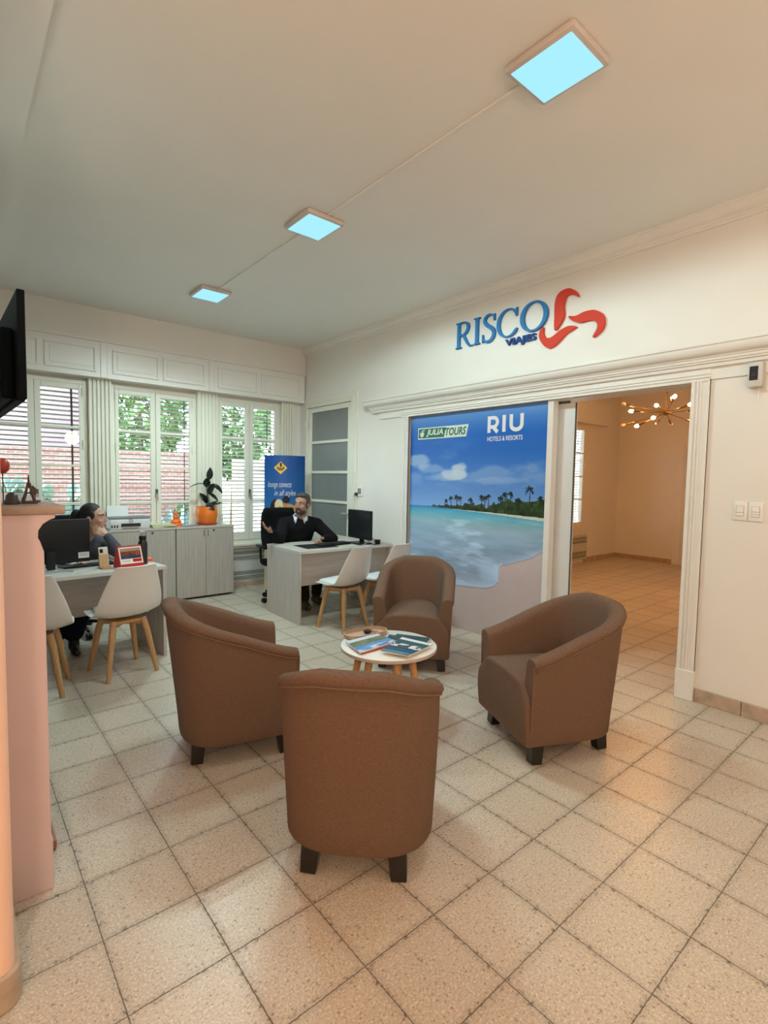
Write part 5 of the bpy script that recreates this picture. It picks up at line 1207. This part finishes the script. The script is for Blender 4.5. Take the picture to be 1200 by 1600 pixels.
for k, (K_, A_) in enumerate(((KL, AL), (KR, AR))): B.chain([PV+Vector((.07 if k == 0 else -.07, -.02, 0)), K_, A_+Vector((0, 0, .07))], [.092, .070, .078])
B.build('trousers', 'navy_denim', wo, .010, 3)
for A_, d_ in ((AL, (.0, -1, 0)), (AR, (-.2, -1, 0))):
    B = Blob(); d_ = Vector(d_).normalized(); B.chain([A_+Vector((0, 0, .04)), Vector((A_.x, A_.y, .05))], [.042, .042]); B.chain([Vector((A_.x, A_.y, .036))-d_*.05, Vector((A_.x, A_.y, .036))+d_*.08, Vector((A_.x, A_.y, .030))+d_*.14], [.034, .036, .028]); B.build('shoe', 'black_matte', wo, .007, 2)

# ---------------------------------------------------- garden outside the shuttered windows
struct(MB().box(-14, 6.25, -.25, 16, 24, -.05).build('ground_outside', 'lawn'))
struct(MB().box(-8, 6.26, -.06, 9, 7.6, -.03).build('terrace', 'path'))
t = thing('neighbour_house', 'pale pink rendered house wall seen through the left window shutters', 'house', (-4.6, 15.2, -.05))
MB().box(-5, 0, 0, 6.2, 4, 5.2).build('wall', 'pink_render', t); MB().box(-5.2, -.3, 5.2, 6.4, 4.2, 5.45).build('roof', 'hearth_brick', t)
tag(MB().box(-2.0, 11.3, -.05, 3.3, 11.55, 2.0).build('garden_wall', 'brick'), 'red brick garden wall behind the plants outside the middle window', 'wall')
tag(MB().box(3.3, 10.2, -.05, 9.5, 10.45, 1.9).build('boundary_wall', 'cream_render'), 'sunlit cream boundary wall outside the right window', 'wall')
tag(MB().box(3.3, 7.6, -.06, 9.0, 10.2, -.03).build('driveway', 'path'), 'pale paved driveway outside the right window', 'driveway')
def leaves(name, c, r, n, m_, par, sz, seed):
    rng = random.Random(seed); m = MB()
    for _ in range(n):
        a, b = rng.uniform(0, 2*PI), math.acos(rng.uniform(-1, 1)); q = rng.uniform(.55, 1)**.5
        p = Vector((c[0]+r[0]*q*math.sin(b)*math.cos(a), c[1]+r[1]*q*math.sin(b)*math.sin(a), c[2]+r[2]*q*math.cos(b)))
        e = Euler((rng.uniform(0, 6.3), rng.uniform(0, 6.3), rng.uniform(0, 6.3))).to_matrix(); s = sz*rng.uniform(.6, 1.3)
        V = [m.bm.verts.new(p+e @ Vector(v)*s) for v in ((-.5, -.0, 0), (0, -.28, .08), (.6, 0, 0), (0, .28, .08))]; m.bm.faces.new(V)
    return m.build(name, m_, par)
def tree(label, x, y, h, r, m_, n, sz, seed):
    t = thing('garden_tree', label, 'tree', (x, y, -.05)); MB().tube([(0, 0, 0), (.05, 0, h*.4), (0, .05, h*.8)], [.11, .08, .04], 8).build('trunk', 'bark', t); leaves('foliage', (0, 0, h*.72), (r, r, h*.42), n, m_, t, sz, seed)
tree('bright green leafy tree outside the middle window', 2.1, 13.2, 4.8, 1.15, 'foliage_light', 2600, .22, 1)
tree('bright green leafy tree outside the left half of the right window', 4.55, 13.2, 4.8, 1.05, 'foliage_light', 2600, .22, 2)
tree('darker leafy tree behind the cream wall outside the right window', 7.6, 14.5, 4.8, 1.4, 'foliage_dark', 2400, .22, 3)
def agave(label, x, y, n, L, seed):
    rng = random.Random(seed); t = thing('agave', label, 'plant', (x, y, -.05)); m = MB()
    for k in range(n):
        a = k*2.399+rng.uniform(-.1, .1); el = .25+1.15*(k/n); d = Vector((math.cos(a)*math.cos(el), math.sin(a)*math.cos(el), math.sin(el))); side = Vector((-math.sin(a), math.cos(a), 0)); rows = []
        for q in np.linspace(0, 1, 6):
            w = L*.085*(1-q)**.6*(1 if q > 0 else .7); c_ = d*L*q+Vector((0, 0, -.18*L*q*q)); up = side.cross(d); rows.append([c_-side*w+up*w*.4, c_, c_+side*w+up*w*.4])
        m.grid(rows)
    m.build('rosette', 'agave', t, smooth=True); return t
agave('blue-green agave outside the left half of the middle window', .50, 7.7, 26, 1.15, 1)
agave('blue-green agave outside the right half of the middle window', 1.80, 9.4, 26, 1.25, 2)
def cactus(label, x, y, seed, tiers=4):
    rng = random.Random(seed); t = thing('prickly_pear', label, 'cactus', (x, y, -.05)); m = MB()
    def pad(p, d, s, lev):
        d = Vector(d).normalized(); R_ = d.to_track_quat('Z', 'Y').to_matrix().to_4x4() @ Matrix.Rotation(rng.uniform(-.8, .8), 4, 'Z'); c_ = Vector(p)+d*s*.9; m.ball(c_, (s*.62, s*.13, s), 10, 8, R_)
        if lev > 0:
            for _ in range(rng.choice((2, 2, 3))): pad(c_+d*s*.75+Vector((rng.uniform(-.3, .3)*s, 0, 0)), d+Vector((rng.uniform(-.8, .8), rng.uniform(-.4, .4), .15)), s*rng.uniform(.72, .9), lev-1)
    for k in range(3): pad((-.5+.5*k, rng.uniform(-.2, .2), 0), (rng.uniform(-.3, .3), 0, 1), .30, tiers-1)
    m.build('paddles', 'cactus', t, smooth=True)
cactus('prickly pear cactus outside the right half of the left window', -.55, 9.1, 4)
cactus('prickly pear cactus outside the left half of the left window', -2.3, 9.6, 9)
def shrub(label, x, y, r, h, m_, seed, n=900): 
    t = thing('shrub', label, 'shrub', (x, y, -.05)); MB().tube([(0, 0, 0), (0, 0, h*.5)], .03, 6).build('stem', 'bark', t); leaves('foliage', (0, 0, h*.55), (r, r*.8, h*.5), n, m_, t, .12, seed)
shrub('low dark shrub at the foot of the brick garden wall', 2.55, 10.6, .55, 1.0, 'foliage_dark', 5); shrub('low dark shrub beside the agaves under the middle window', .35, 10.4, .6, .8, 'foliage_dark', 6)
t = thing('flower', 'orange flowering clump in front of the cactus outside the left window', 'flower', (-1.05, 7.4, -.05)); leaves('foliage', (0, 0, .45), (.4, .3, .45), 350, 'foliage_dark', t, .10, 12); leaves('blossom', (.0, -.1, .85), (.12, .1, .08), 60, 'flower_orange', t, .07, 13)
